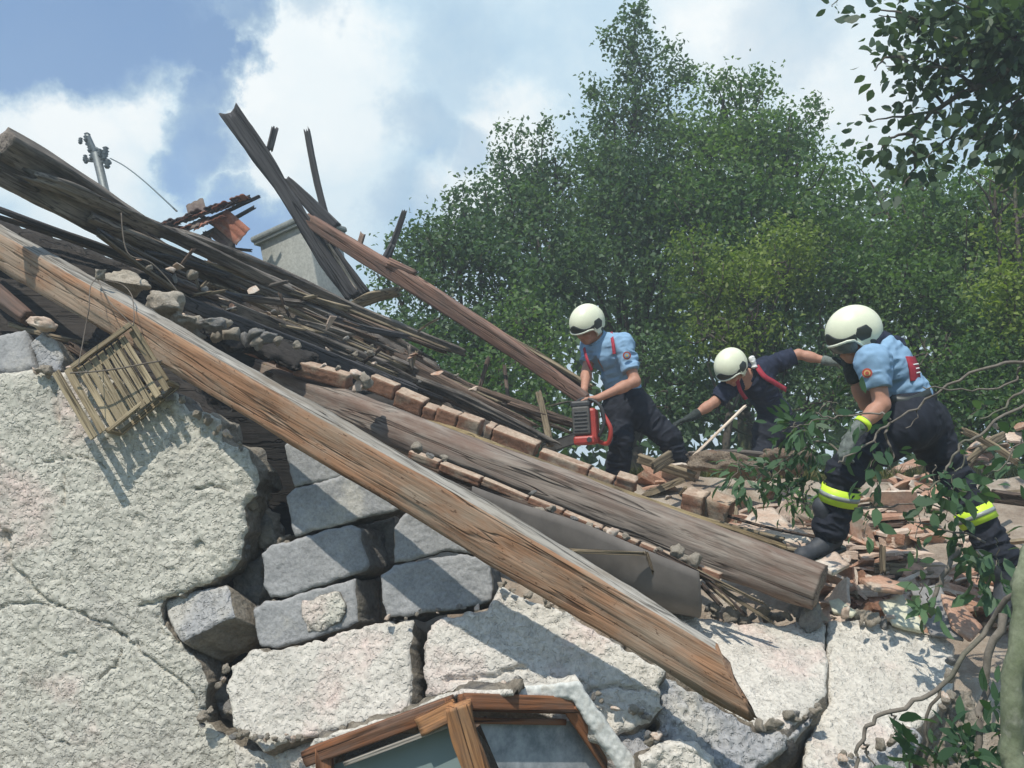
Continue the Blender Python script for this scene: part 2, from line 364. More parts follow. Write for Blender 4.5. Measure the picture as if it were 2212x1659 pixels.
def slab(name, tag, poly, anchors, thick=.24, step=4.5, jag=5, rough=.012, edge=.02, edge_px=16, cracks=(), mats=('plaster', 'broken'),
         push=(0, 0), seed=1, freq=7, parent=None, sidej=.02, crackw=5, crackd=.03, chips=(), tint=None):
    """a broken piece of wall: its outline and its plane are measured, the piece is solid, thick metres deep, rough faced"""
    pl = dens(poly, step * 1.3, jag, seed); dep = plane_d(anchors)
    x0, y0 = pl.min(0) - step; x1, y1 = pl.max(0) + step
    xs = np.arange(x0, x1 + step, step); ys = np.arange(y0, y1 + step, step); nx, ny = len(xs), len(ys)
    cx, cy = np.meshgrid(xs[:-1] + step / 2, ys[:-1] + step / 2, indexing='ij'); ins = inside(np.stack([cx.ravel(), cy.ravel()], 1), pl).reshape(nx - 1, ny - 1)
    gi, gj = np.nonzero(ins); idx = lambda i, j: i * ny + j
    Q = np.stack([idx(gi, gj), idx(gi, gj + 1), idx(gi + 1, gj + 1), idx(gi + 1, gj)], 1)
    used = np.unique(Q); remap = -np.ones(nx * ny, int); remap[used] = np.arange(len(used)); Q = remap[Q]
    gx, gy = np.meshgrid(xs, ys, indexing='ij'); p2 = np.stack([gx.ravel(), gy.ravel()], 1)[used]
    E = np.concatenate([Q[:, [0, 1]], Q[:, [1, 2]], Q[:, [2, 3]], Q[:, [3, 0]]]); key = np.sort(E, 1); k1 = key[:, 0] * len(used) + key[:, 1]
    u, inv, cnt = np.unique(k1, return_inverse=True, return_counts=True); BE = E[cnt[inv] == 1]
    bd, bp = near(p2, pl); bv = np.unique(BE); p2[bv] = bp[bv]; bd[bv] = 0
    d = dep(p2[:, 0], p2[:, 1]); V = PN(np.stack([p2[:, 0], p2[:, 1], d], 1))
    a = PN([[anchors[0][0], anchors[0][1], dep(anchors[0][0], anchors[0][1])], [anchors[0][0] + 99, anchors[0][1], dep(anchors[0][0] + 99, anchors[0][1])], [anchors[0][0], anchors[0][1] + 99, dep(anchors[0][0], anchors[0][1] + 99)]])
    n = np.cross(a[2] - a[0], a[1] - a[0]); n /= np.linalg.norm(n)
    h = rough * .55 * fbm(V * freq, 3, seed) + rough * .5 * np.abs(fbm(V * freq * 4.3, 3, seed + 9)) + rough * .55 * fbm(V * 52, 2, seed + 5)
    t = np.clip(bd / edge_px, 0, 1); h = h - edge * (1 - t) ** 2 * (1 + .6 * fbm(V * 12, 2, seed + 3))
    for ci, c in enumerate(cracks):
        w = crackw; 
        if isinstance(c, dict): w = c.get('w', w); c = c['p']
        cl = dens(c, 10, 5, seed + 20 + ci, False); cd, _ = near(p2, cl, False)
        h = h - crackd * np.clip(1 - cd / (w * (1 + .5 * noise3(V * 6, seed + ci))), 0, 1) ** 1.2
    for (cxx, cyy, rr, dp) in chips:
        q = np.hypot(p2[:, 0] - cxx, p2[:, 1] - cyy) / (rr * (1 + .35 * fbm(V * 9, 3, seed + 31)))
        h = h - dp * np.clip((1.15 - q) * 5, 0, 1)
    V = V + n * h[:, None]
    back = -n + CR * push[0] + CU * push[1]
    lo = np.arange(len(V)); VV = [V]; FF = [Q]; MI = [np.zeros(len(Q), int)]
    ring = -np.ones(len(V), int); prev = {int(q): int(q) for q in bv}; base = len(V); cur = V
    rings = 4; last = None; pm = np.arange(len(V))
    for r_ in range(1, rings + 1):
        f = r_ / rings; Vr = V[bv] + back * thick * f + 1.6 * sidej * np.stack([noise3(V[bv] * 14 + r_ * 3.1, seed + 60 + k) for k in range(3)], 1)
        Vr = Vr * 1.0
        nm = pm.copy(); nm[bv] = base + np.arange(len(bv)); base += len(bv); VV.append(Vr)
        FF.append(np.stack([pm[BE[:, 1]], pm[BE[:, 0]], nm[BE[:, 0]], nm[BE[:, 1]]], 1)); MI.append(np.ones(len(BE), int)); pm = nm
    # rear face
    inn = np.ones(len(V), bool); inn[bv] = False; ii = np.nonzero(inn)[0]; VV.append(V[ii] + back * thick); nm = pm.copy(); nm[ii] = base + np.arange(len(ii))
    FF.append(nm[Q][:, ::-1]); MI.append(np.ones(len(Q), int))
    return mesh_np(name, np.concatenate(VV), np.concatenate(FF), None, parent, True, mats=[MT[m] for m in mats], midx=np.concatenate(MI), tag=tag)

def timber(name, tag, pts, h, w=.6, roll=20, m='old', seed=1, rough=.006, end=(.02, .02), fork=None, parent=None, roundness=0, step=.03, jf=14, notch=None, mats=None, topm=None, skew=0):
    """pts [(x,y,depth)]; h: height in photo px at each point (or one number), turned to metres by depth; w: width / height"""
    P3 = np.array([P(*p) for p in pts]); n0 = len(pts)
    hs = np.array([M(v, p[2]) for v, p in zip(h if not np.isscalar(h) else [h] * n0, pts)])
    L = np.linalg.norm(P3[-1] - P3[0]); m_ = max(8, int(L / step)); path = smooth_path(P3, m_); hh = np.interp(np.linspace(0, n0 - 1, m_), np.arange(n0), hs)
    if callable(w): ww = None
    ax = P3[-1] - P3[0]; ax /= np.linalg.norm(ax); mid = path.mean(0); view = mid - np.array((0, 0, CAMZ)); view /= np.linalg.norm(view)
    s = np.cross(ax, view); s /= np.linalg.norm(s)
    if s[2] < 0: s = -s
    nn = np.cross(s, ax) ; 
    if nn @ view > 0: nn = -nn            # towards the camera
    c, sn = math.cos(R(roll)), math.sin(R(roll))
    U = s * c + nn * sn; Nn = nn * c - s * sn     # U = up side of the section (its face seen from above), Nn = front face
    k = 7; sq = []
    per = [(-1, -1), (1, -1), (1, 1), (-1, 1)]
    for i in range(4):
        a = np.array(per[i], float); b = np.array(per[(i + 1) % 4], float)
        for j in range(k): sq.append(a + (b - a) * j / k)
    sq = np.array(sq)                     # (u, n)
    if roundness:
        r = np.linalg.norm(sq, axis=1)[:, None]; sq = sq * (1 - roundness) + sq / r * roundness * 1.08
    else:
        r = np.abs(sq).min(1) > .72; sq[r] *= .965
    K = len(sq); hw = hh * (w if np.isscalar(w) else np.interp(np.linspace(0, n0 - 1, m_), np.arange(n0), w))
    V = path[:, None, :] + sq[None, :, 0:1] * hh[:, None, None] / 2 * U + sq[None, :, 1:2] * hw[:, None, None] / 2 * Nn
    X = (path - path[0]) @ ax
    q = np.stack([np.broadcast_to(X[:, None] * 1.3, (m_, K)), np.broadcast_to(sq[None, :, 0] * 3 + seed, (m_, K)), np.broadcast_to(sq[None, :, 1] * 3, (m_, K))], 2).reshape(-1, 3)
    g = fbm(q * 1.6, 4, seed).reshape(m_, K)
    out = V - path[:, None, :]; out /= np.linalg.norm(out, axis=2)[:, :, None] + 1e-9
    V = V + out * (g * rough)[:, :, None]
    if notch:
        for (t0, dep_, wid) in notch:
            i0 = int(t0 * (m_ - 1)); f = np.exp(-((np.arange(m_) - i0) / (wid * m_)) ** 2)
            V -= (out * (f[:, None] * dep_ * (.6 + .6 * np.abs(g)))[:, :, None])
    for e_, (amp, sg) in zip((0, 1), ((end[0], -1), (end[1], 1))):
        row = 0 if e_ == 0 else m_ - 1
        jq = np.stack([sq[:, 0] * jf / 6 + seed * 3.3, sq[:, 1] * jf / 6, np.full(K, e_ * 9.1)], 1); jj = fbm(jq, 3, seed + 4) * amp
        if fork and fork[0] == e_: jj = jj + fork[1] * np.abs(sq[:, 0]) ** 1.5
        for r_ in range(5):
            rr = row + (r_ if e_ == 0 else -r_); V[rr] += ax * sg * (jj * (1 - r_ / 5))[:, None]
    if skew:
        for r_ in range(m_ // 6): V[m_ - 1 - r_] -= ax * skew * sq[:, 0:1] * (1 - r_ / (m_ / 6)) ** 1.2
    V = V.reshape(-1, 3)
    Fc = [(i * K + j, i * K + (j + 1) % K, (i + 1) * K + (j + 1) % K, (i + 1) * K + j) for i in range(m_ - 1) for j in range(K)]
    mi = [0] * len(Fc)
    if topm: mi = [1 if k <= j < 2 * k else 0 for i in range(m_ - 1) for j in range(K)]
    for row, fl in ((0, 1), (m_ - 1, 0)):
        r0 = V[row * K:(row + 1) * K]; c0 = r0.mean(0); ci = len(V); inner = c0 + (r0 - c0) * .5 + ax * (.35 * (end[row > 0]) * (1 if row == 0 else -1)) + .25 * end[row > 0] * ax * fbm(r0 * 60, 2, seed)[:, None]
        V = np.concatenate([V, inner, [c0]])
        for j in range(K):
            f1 = (row * K + j, row * K + (j + 1) % K, ci + (j + 1) % K, ci + j); f2 = (ci + j, ci + (j + 1) % K, ci + K)
            Fc += [f1[::-1], f2[::-1]] if fl else [f1, f2]; mi += [0, 0]
    loc = Matrix.Identity(4)
    for i in range(3): loc[i][0] = ax[i]; loc[i][1] = U[i]; loc[i][2] = np.cross(ax, U)[i]; loc[i][3] = path[0][i]
    iv = np.array(loc.inverted()); Vl = V @ iv[:3, :3].T + iv[:3, 3]
    return mesh_np(name, Vl, Fc, None, parent, True, local=loc, mats=mats or ([MT[m]] + ([MT[topm]] if topm else [])), midx=mi, tag=tag)

# ------------------------------------------------------------------ ground
def smooth01(t): t = np.clip(t, 0, 1); return t * t * (3 - 2 * t)
def Hgt(x, y):
    x = np.asarray(x, float); y = np.asarray(y, float)
    rise = smooth01((y - (4.75 + .12 * x * 0)) / .35)
    top = 1.02 + .50 * (y - 4.6) * smooth01((y - 4.3) / .5); top = np.minimum(top, 2.05 + .02 * (y - 6.6))
    right = smooth01((x - .9) / .8)
    front = smooth01((y - 4.15 + .1 * x) / .35)
    z = top * (rise * (1 - right) + front * right)
    left = smooth01((-.2 - x) / 1.2); z = z - .25 * left * rise
    z = z * (1 - smooth01((np.abs(x) - 5.5) / 3) * .8)
    z = z * (1 - smooth01((y - 9.0) / 4) * .75)
    return z
def ground():
    a = np.concatenate([-np.geomspace(600, 7, 14), np.arange(-6.5, 6.51, .07), np.geomspace(7, 600, 14)])
    b = np.concatenate([-np.geomspace(600, 2, 14), np.arange(-1.5, 2.9, .25), np.arange(3.0, 10.5, .07), np.geomspace(11, 700, 20)])
    X, Y = np.meshgrid(a, b, indexing='ij'); Z = Hgt(X, Y)
    V = np.stack([X.ravel(), Y.ravel(), Z.ravel()], 1); nr = (np.abs(V[:, 0]) < 7) & (V[:, 1] > 2.9) & (V[:, 1] < 11)
    V[nr, 2] += .05 * fbm(V[nr] * 2.2, 4, 3) * np.clip(V[nr, 2] * 2, 0, 1); nx, ny = len(a), len(b)
    i, j = np.meshgrid(np.arange(nx - 1), np.arange(ny - 1), indexing='ij'); i = i.ravel(); j = j.ravel()
    Q = np.stack([i * ny + j, (i + 1) * ny + j, (i + 1) * ny + j + 1, i * ny + j + 1], 1)
    m, nt, b_ = mat('ground_mix', .95, .1); tc = nt.nodes.new('ShaderNodeTexCoord'); v = tc.outputs['Object']
    a1 = nz(nt, v, 5, 6, .65).outputs['Fac']; f = nz(nt, v, 45, 5, .7).outputs['Fac']
    soil = ramp(nt, a1, [(.3, (.22, .165, .125)), (.5, (.38, .31, .24)), (.7, (.52, .46, .38))])
    grass = ramp(nt, f, [(.3, (.03, .045, .012)), (.7, (.09, .11, .035))])
    sx = nt.nodes.new('ShaderNodeSeparateXYZ'); nt.links.new(v, sx.inputs[0])
    mr = nt.nodes.new('ShaderNodeMapRange'); nt.links.new(sx.outputs[1], mr.inputs[0]); mr.inputs[1].default_value = 7.0 - 0; mr.inputs[2].default_value = 7.8
    mr2 = nt.nodes.new('ShaderNodeMapRange'); nt.links.new(sx.outputs[1], mr2.inputs[0]); mr2.inputs[1].default_value = 3.6; mr2.inputs[2].default_value = 3.2
    ad = nt.nodes.new('ShaderNodeMath'); ad.operation = 'MAXIMUM'; nt.links.new(mr.outputs[0], ad.inputs[0]); nt.links.new(mr2.outputs[0], ad.inputs[1])
    nt.links.new(mixc(nt, ad.outputs[0], soil, grass), b_.inputs['Base Color']); p = bump(nt, b_, f, 1, .02); bump(nt, b_, a1, .6, .04, p)
    o = mesh_np('ground', V, Q, m, origin=(0, 0, 0)); lab(o, 'rubble strewn earth mound running out to grass', kind='structure')
ground()

# ------------------------------------------------------------------ the burst gable wall
AL = [(0, 900, 4.46), (540, 950, 4.34), (200, 1600, 4.10)]
slab('house_wall', ('big leaning wall section in rough grey roughcast below the crate', 'wall'),
     [(-420, 840), (-60, 812), (0, 806), (45, 798), (110, 802), (170, 800), (300, 838), (385, 852), (405, 885), (440, 890), (478, 905), (480, 955), (531, 968), (550, 1019), (548, 1069), (522, 1100), (528, 1144), (518, 1209), (490, 1244),
      (428, 1269), (350, 1297), (345, 1320), (352, 1352), (390, 1385), (402, 1412), (428, 1432), (444, 1480), (440, 1560), (500, 1600), (560, 1640), (640, 1690), (700, 1800), (740, 2150), (-420, 2150)],
     AL, thick=.26, step=4.2, jag=4, rough=.011, seed=3, freq=8, crackd=.028, crackw=4.5,
     cracks=[{'p': [(-20, 1120), (8, 1150), (18, 1215), (45, 1250), (80, 1275), (105, 1300)], 'w': 9}, [(105, 1300), (150, 1318), (180, 1322), (215, 1345), (260, 1368)], [(0, 1310), (60, 1304), (130, 1312)],
             [(290, 1385), (300, 1410), (345, 1440), (380, 1460), (412, 1495), (425, 1530), (470, 1545)], [(140, 1020), (135, 1060), (138, 1090)], [(340, 1330), (350, 1370), (400, 1395)], [(430, 1270), (330, 1300), (300, 1310)], [(120, 800), (118, 860), (125, 920)], {'p': [(180, 1322), (190, 1345), (240, 1360), (285, 1392)], 'w': 4}, {'p': [(60, 1560), (100, 1600), (180, 1610)], 'w': 3}, {'p': [(210, 1470), (250, 1440), (262, 1400)], 'w': 3}, {'p': [(420, 1060), (470, 1045), (500, 1060)], 'w': 3}, {'p': [(90, 1000), (170, 985), (230, 1010)], 'w': 3}],
     chips=[(12, 1160, 16, .03), (470, 1535, 30, .05), (330, 905, 40, .018), (400, 940, 34, .016), (250, 960, 26, .012), (430, 1180, 12, .02), (300, 1120, 14, .012), (150, 1420, 16, .012)])
blk = 'exposed cinder blocks of the burst wall'
def block(tag, poly, an, push=(0, 0), seed=1, mats=('block', 'block_side'), thick=.2, jag=2.6, rough=.0045, edge=.009, epx=6, **k):
    return slab('cinder_block', (tag, 'block', blk), poly, an, thick=thick, step=4.0, jag=jag, rough=rough, edge=edge, edge_px=epx, mats=mats, push=push, seed=seed, sidej=.008, freq=9, **k)
AB = [(600, 1100, 4.30), (860, 1100, 4.22), (600, 1400, 4.12)]
block('dusty grey cinder block highest in the gap, its top under the orange beam', [(612, 962), (650, 930), (760, 1000), (800, 1030), (734, 1030), (636, 1050), (622, 1005)], AB, (-.25, 0), 11)
block('cinder block crossed by a slanting shadow edge, directly under the orange beam', [(615, 1072), (636, 1056), (728, 1029), (800, 1005), (866, 1050), (866, 1096), (846, 1104), (718, 1138), (636, 1158), (622, 1108)], AB, (.12, .1), 12)
block('clean cinder block mid stack left of the dark vertical slot', [(566, 1194), (588, 1178), (640, 1163), (756, 1131), (775, 1140), (796, 1222), (790, 1234), (700, 1262), (604, 1292), (582, 1290), (568, 1262)], AB, (.3, .02), 13)
block('cinder block with a round patch of plaster left on it', [(545, 1318), (571, 1299), (604, 1297), (700, 1268), (768, 1250), (772, 1345), (728, 1361), (660, 1385), (597, 1400), (563, 1398), (552, 1360)], AB, (.3, .02), 14, chips=())
AB2 = [(850, 1100, 4.12), (1070, 1200, 4.02), (850, 1340, 3.98)]
block('small shaded cinder block wedged beneath the beam right of the slot', [(850, 1140), (871, 1112), (930, 1085), (1030, 1150), (1055, 1196), (960, 1192), (890, 1212), (853, 1216)], AB2, (-.2, .05), 15)
block('wide cinder block half in beam shadow above the plaster chunk', [(822, 1244), (846, 1224), (930, 1206), (1010, 1196), (1058, 1212), (1064, 1296), (1040, 1308), (930, 1324), (836, 1336), (826, 1292)], AB2, (.15, -.05), 16)
block('broken stained block sticking out at the left wall edge', [(352, 1300), (385, 1284), (447, 1272), (488, 1264), (497, 1290), (505, 1330), (450, 1358), (395, 1386), (375, 1362), (362, 1334)],
      [(350, 1300, 4.28), (500, 1270, 4.2), (400, 1380, 4.14)], (.35, -.25), 17, mats=('grey_render', 'broken'), thick=.22)
block('grey rounded block on top of the left wall under the clay shard', [(-60, 722), (0, 716), (48, 712), (66, 740), (80, 794), (40, 806), (-60, 812)], [(0, 720, 4.7), (80, 720, 4.7), (0, 800, 4.6)], (0, 0), 18, mats=('block', 'block_side'), edge=.03, epx=14)
block('rough blue grey block next to the rounded one on the left wall', [(66, 742), (90, 718), (118, 732), (134, 770), (130, 800), (84, 800)], [(60, 720, 4.66), (140, 720, 4.64), (60, 800, 4.58)], (0, 0), 19, mats=('grey_render', 'broken'))
# patch of plaster on the fourth block
slab('plaster_patch', ('round crust of roughcast stuck on the lowest bare cinder block', 'plaster'), [(655, 1300), (690, 1285), (735, 1280), (750, 1310), (735, 1345), (700, 1362), (662, 1362), (648, 1330)],
     [(600, 1100, 4.285), (860, 1100, 4.205), (600, 1400, 4.105)], thick=.012, step=4, jag=5, rough=.010, edge=.008, seed=23, sidej=.002)
# dark reveals behind the open joint: side faces of the inner leaf
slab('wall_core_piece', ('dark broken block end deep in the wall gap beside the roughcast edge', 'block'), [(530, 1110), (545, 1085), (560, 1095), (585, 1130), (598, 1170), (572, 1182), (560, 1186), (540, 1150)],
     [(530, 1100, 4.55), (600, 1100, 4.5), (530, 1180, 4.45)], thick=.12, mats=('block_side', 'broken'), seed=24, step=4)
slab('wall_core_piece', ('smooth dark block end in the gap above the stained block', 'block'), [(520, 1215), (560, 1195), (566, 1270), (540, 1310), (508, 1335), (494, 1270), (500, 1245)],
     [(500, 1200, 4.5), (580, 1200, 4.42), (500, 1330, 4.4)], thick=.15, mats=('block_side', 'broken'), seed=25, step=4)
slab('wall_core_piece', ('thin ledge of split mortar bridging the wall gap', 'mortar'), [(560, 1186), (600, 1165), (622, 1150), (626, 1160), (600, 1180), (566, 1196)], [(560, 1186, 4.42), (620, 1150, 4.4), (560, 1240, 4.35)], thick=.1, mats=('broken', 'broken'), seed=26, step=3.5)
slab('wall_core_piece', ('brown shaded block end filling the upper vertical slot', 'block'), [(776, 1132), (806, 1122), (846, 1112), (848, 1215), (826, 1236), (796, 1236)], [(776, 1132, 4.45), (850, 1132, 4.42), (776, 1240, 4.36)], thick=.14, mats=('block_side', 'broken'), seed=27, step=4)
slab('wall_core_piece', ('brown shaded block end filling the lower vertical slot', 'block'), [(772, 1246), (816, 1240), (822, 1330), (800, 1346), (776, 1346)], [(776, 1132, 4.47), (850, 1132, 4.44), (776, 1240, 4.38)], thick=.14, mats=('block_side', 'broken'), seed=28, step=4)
# plaster faced chunks below
slab('wall_chunk', ('large pale roughcast chunk between the wall gap and the narrow slot above the window', 'wall chunk', 'fallen roughcast wall chunks'),
     [(486, 1492), (498, 1442), (545, 1404), (600, 1404), (700, 1380), (800, 1345), (892, 1338), (885, 1440), (886, 1540), (800, 1560), (700, 1582), (640, 1600), (565, 1620), (505, 1570)],
     [(500, 1400, 4.08), (890, 1340, 3.98), (520, 1600, 3.86)], thick=.3, seed=31, rough=.010, mats=('plaster_pale', 'broken'), cracks=[[(560, 1560), (640, 1558), (660, 1570)]], push=(.1, 0), edge=.014, edge_px=8, crackd=.012)
slab('wall_chunk', ('roughcast chunk with the beam shadow band across it', 'wall chunk', 'fallen roughcast wall chunks'),
     [(930, 1346), (960, 1334), (1050, 1318), (1075, 1262), (1120, 1290), (1215, 1318), (1330, 1390), (1436, 1448), (1424, 1486), (1434, 1530), (1400, 1560), (1330, 1590), (1200, 1560), (1080, 1500), (920, 1512), (914, 1400)],
     [(930, 1340, 3.94), (1430, 1450, 3.62), (930, 1510, 3.78)], thick=.34, seed=32, rough=.010, mats=('plaster_pale', 'broken'), cracks=[{'p': [(960, 1470), (1040, 1462), (1130, 1440)], 'w': 8}, [(1250, 1500), (1330, 1480), (1400, 1492)]], edge=.014, edge_px=8, push=(-.1, .0))
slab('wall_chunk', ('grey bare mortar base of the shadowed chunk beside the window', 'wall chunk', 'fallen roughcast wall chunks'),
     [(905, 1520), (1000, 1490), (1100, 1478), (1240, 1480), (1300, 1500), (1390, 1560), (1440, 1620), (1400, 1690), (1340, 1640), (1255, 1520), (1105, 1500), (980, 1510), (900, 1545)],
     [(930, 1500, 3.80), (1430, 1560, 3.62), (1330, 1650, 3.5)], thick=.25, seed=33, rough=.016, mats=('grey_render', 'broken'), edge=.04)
slab('wall_chunk', ('sunlit pale pinkish slab right of the beam end, left of the hairline crack', 'wall chunk', 'fallen roughcast wall chunks'),
     [(1330, 1262), (1400, 1300), (1480, 1322), (1600, 1342), (1700, 1345), (1782, 1338), (1786, 1420), (1782, 1500), (1740, 1545), (1700, 1572), (1640, 1566), (1560, 1520), (1430, 1440), (1360, 1380)],
     [(1400, 1300, 4.42), (1785, 1340, 4.30), (1640, 1560, 3.62)], thick=.26, seed=34, rough=.007, mats=('plaster_pale', 'broken'), edge=.014, edge_px=8, push=(0, -.3), freq=5)
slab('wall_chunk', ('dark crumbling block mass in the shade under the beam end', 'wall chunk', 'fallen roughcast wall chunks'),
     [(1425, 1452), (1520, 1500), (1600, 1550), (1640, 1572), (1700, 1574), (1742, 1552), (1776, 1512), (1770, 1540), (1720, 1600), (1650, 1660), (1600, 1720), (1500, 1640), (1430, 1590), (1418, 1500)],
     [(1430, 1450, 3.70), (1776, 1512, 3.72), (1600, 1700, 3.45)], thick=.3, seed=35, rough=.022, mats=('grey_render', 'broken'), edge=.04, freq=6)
slab('wall_chunk', ('wide sunlit pale slab at the right behind the fallen branch', 'wall chunk', 'fallen roughcast wall chunks'),
     [(1790, 1338), (1850, 1335), (1960, 1352), (2042, 1366), (2062, 1400), (2056, 1500), (2016, 1545), (1986, 1570), (1930, 1600), (1880, 1640), (1860, 1720), (1735, 1720), (1738, 1600), (1786, 1520)],
     [(1790, 1340, 4.28), (2060, 1370, 4.24), (1800, 1640, 3.60)], thick=.28, seed=36, rough=.008, mats=('plaster_pale', 'broken'), edge=.014, edge_px=8, push=(0, -.3), freq=5)
slab('wall_chunk', ('grey mortar crust hanging below the wide sunlit slab', 'wall chunk', 'fallen roughcast wall chunks'),
     [(1810, 1640), (1900, 1628), (1985, 1575), (2000, 1600), (1970, 1690), (1940, 1760), (1790, 1760)], [(1810, 1640, 3.58), (2000, 1600, 3.66), (1810, 1760, 3.5)], thick=.25, seed=37, rough=.022, mats=('grey_render', 'broken'), edge=.03)
slab('wall_chunk', ('small whitish crumbled lump at the bottom edge right of the window', 'wall chunk', 'fallen roughcast wall chunks'),
     [(1385, 1640), (1420, 1598), (1500, 1600), (1545, 1630), (1570, 1720), (1400, 1720)], [(1390, 1600, 3.42), (1560, 1600, 3.42), (1390, 1700, 3.35)], thick=.3, seed=38, rough=.02, mats=('plaster_pale', 'broken'), edge=.05)
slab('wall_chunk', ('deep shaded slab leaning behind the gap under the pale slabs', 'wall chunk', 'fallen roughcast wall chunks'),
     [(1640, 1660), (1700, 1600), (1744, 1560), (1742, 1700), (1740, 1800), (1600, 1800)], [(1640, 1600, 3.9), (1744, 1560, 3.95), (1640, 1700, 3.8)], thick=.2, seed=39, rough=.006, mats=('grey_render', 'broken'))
slab('wall_chunk', ('plaster strip with bluish crust under the big roughcast chunk left of the window', 'wall chunk', 'fallen roughcast wall chunks'),
     [(500, 1600), (540, 1628), (600, 1625), (670, 1604), (780, 1566), (890, 1545), (905, 1560), (760, 1600), (688, 1630), (676, 1720), (680, 2100), (560, 2100), (520, 1720)],
     [(500, 1600, 3.95), (900, 1550, 3.8), (600, 1700, 3.86)], thick=.2, seed=40, rough=.014, mats=('plaster_pale', 'broken'))
slab('wall_chunk', ('weathered dark root matted lump behind the branch at lower right', 'wall chunk', 'fallen roughcast wall chunks'),
     [(2010, 1545), (2060, 1490), (2100, 1500), (2130, 1560), (2110, 1640), (2060, 1700), (1990, 1700), (1985, 1600)], [(2010, 1545, 3.95), (2110, 1545, 3.95), (2010, 1700, 3.8)], thick=.3, seed=41, rough=.03, mats=('broken', 'broken'), freq=9)
# foot of the wall, hidden below the picture
slab('house_wall', ('lower wall under the window standing on the ground', 'wall'), [(480, 1750), (2300, 1735), (2320, 2500), (480, 2500)], [(480, 1760, 4.15), (2300, 1740, 4.05), (900, 2500, 3.75)], thick=.25, step=14, seed=45)

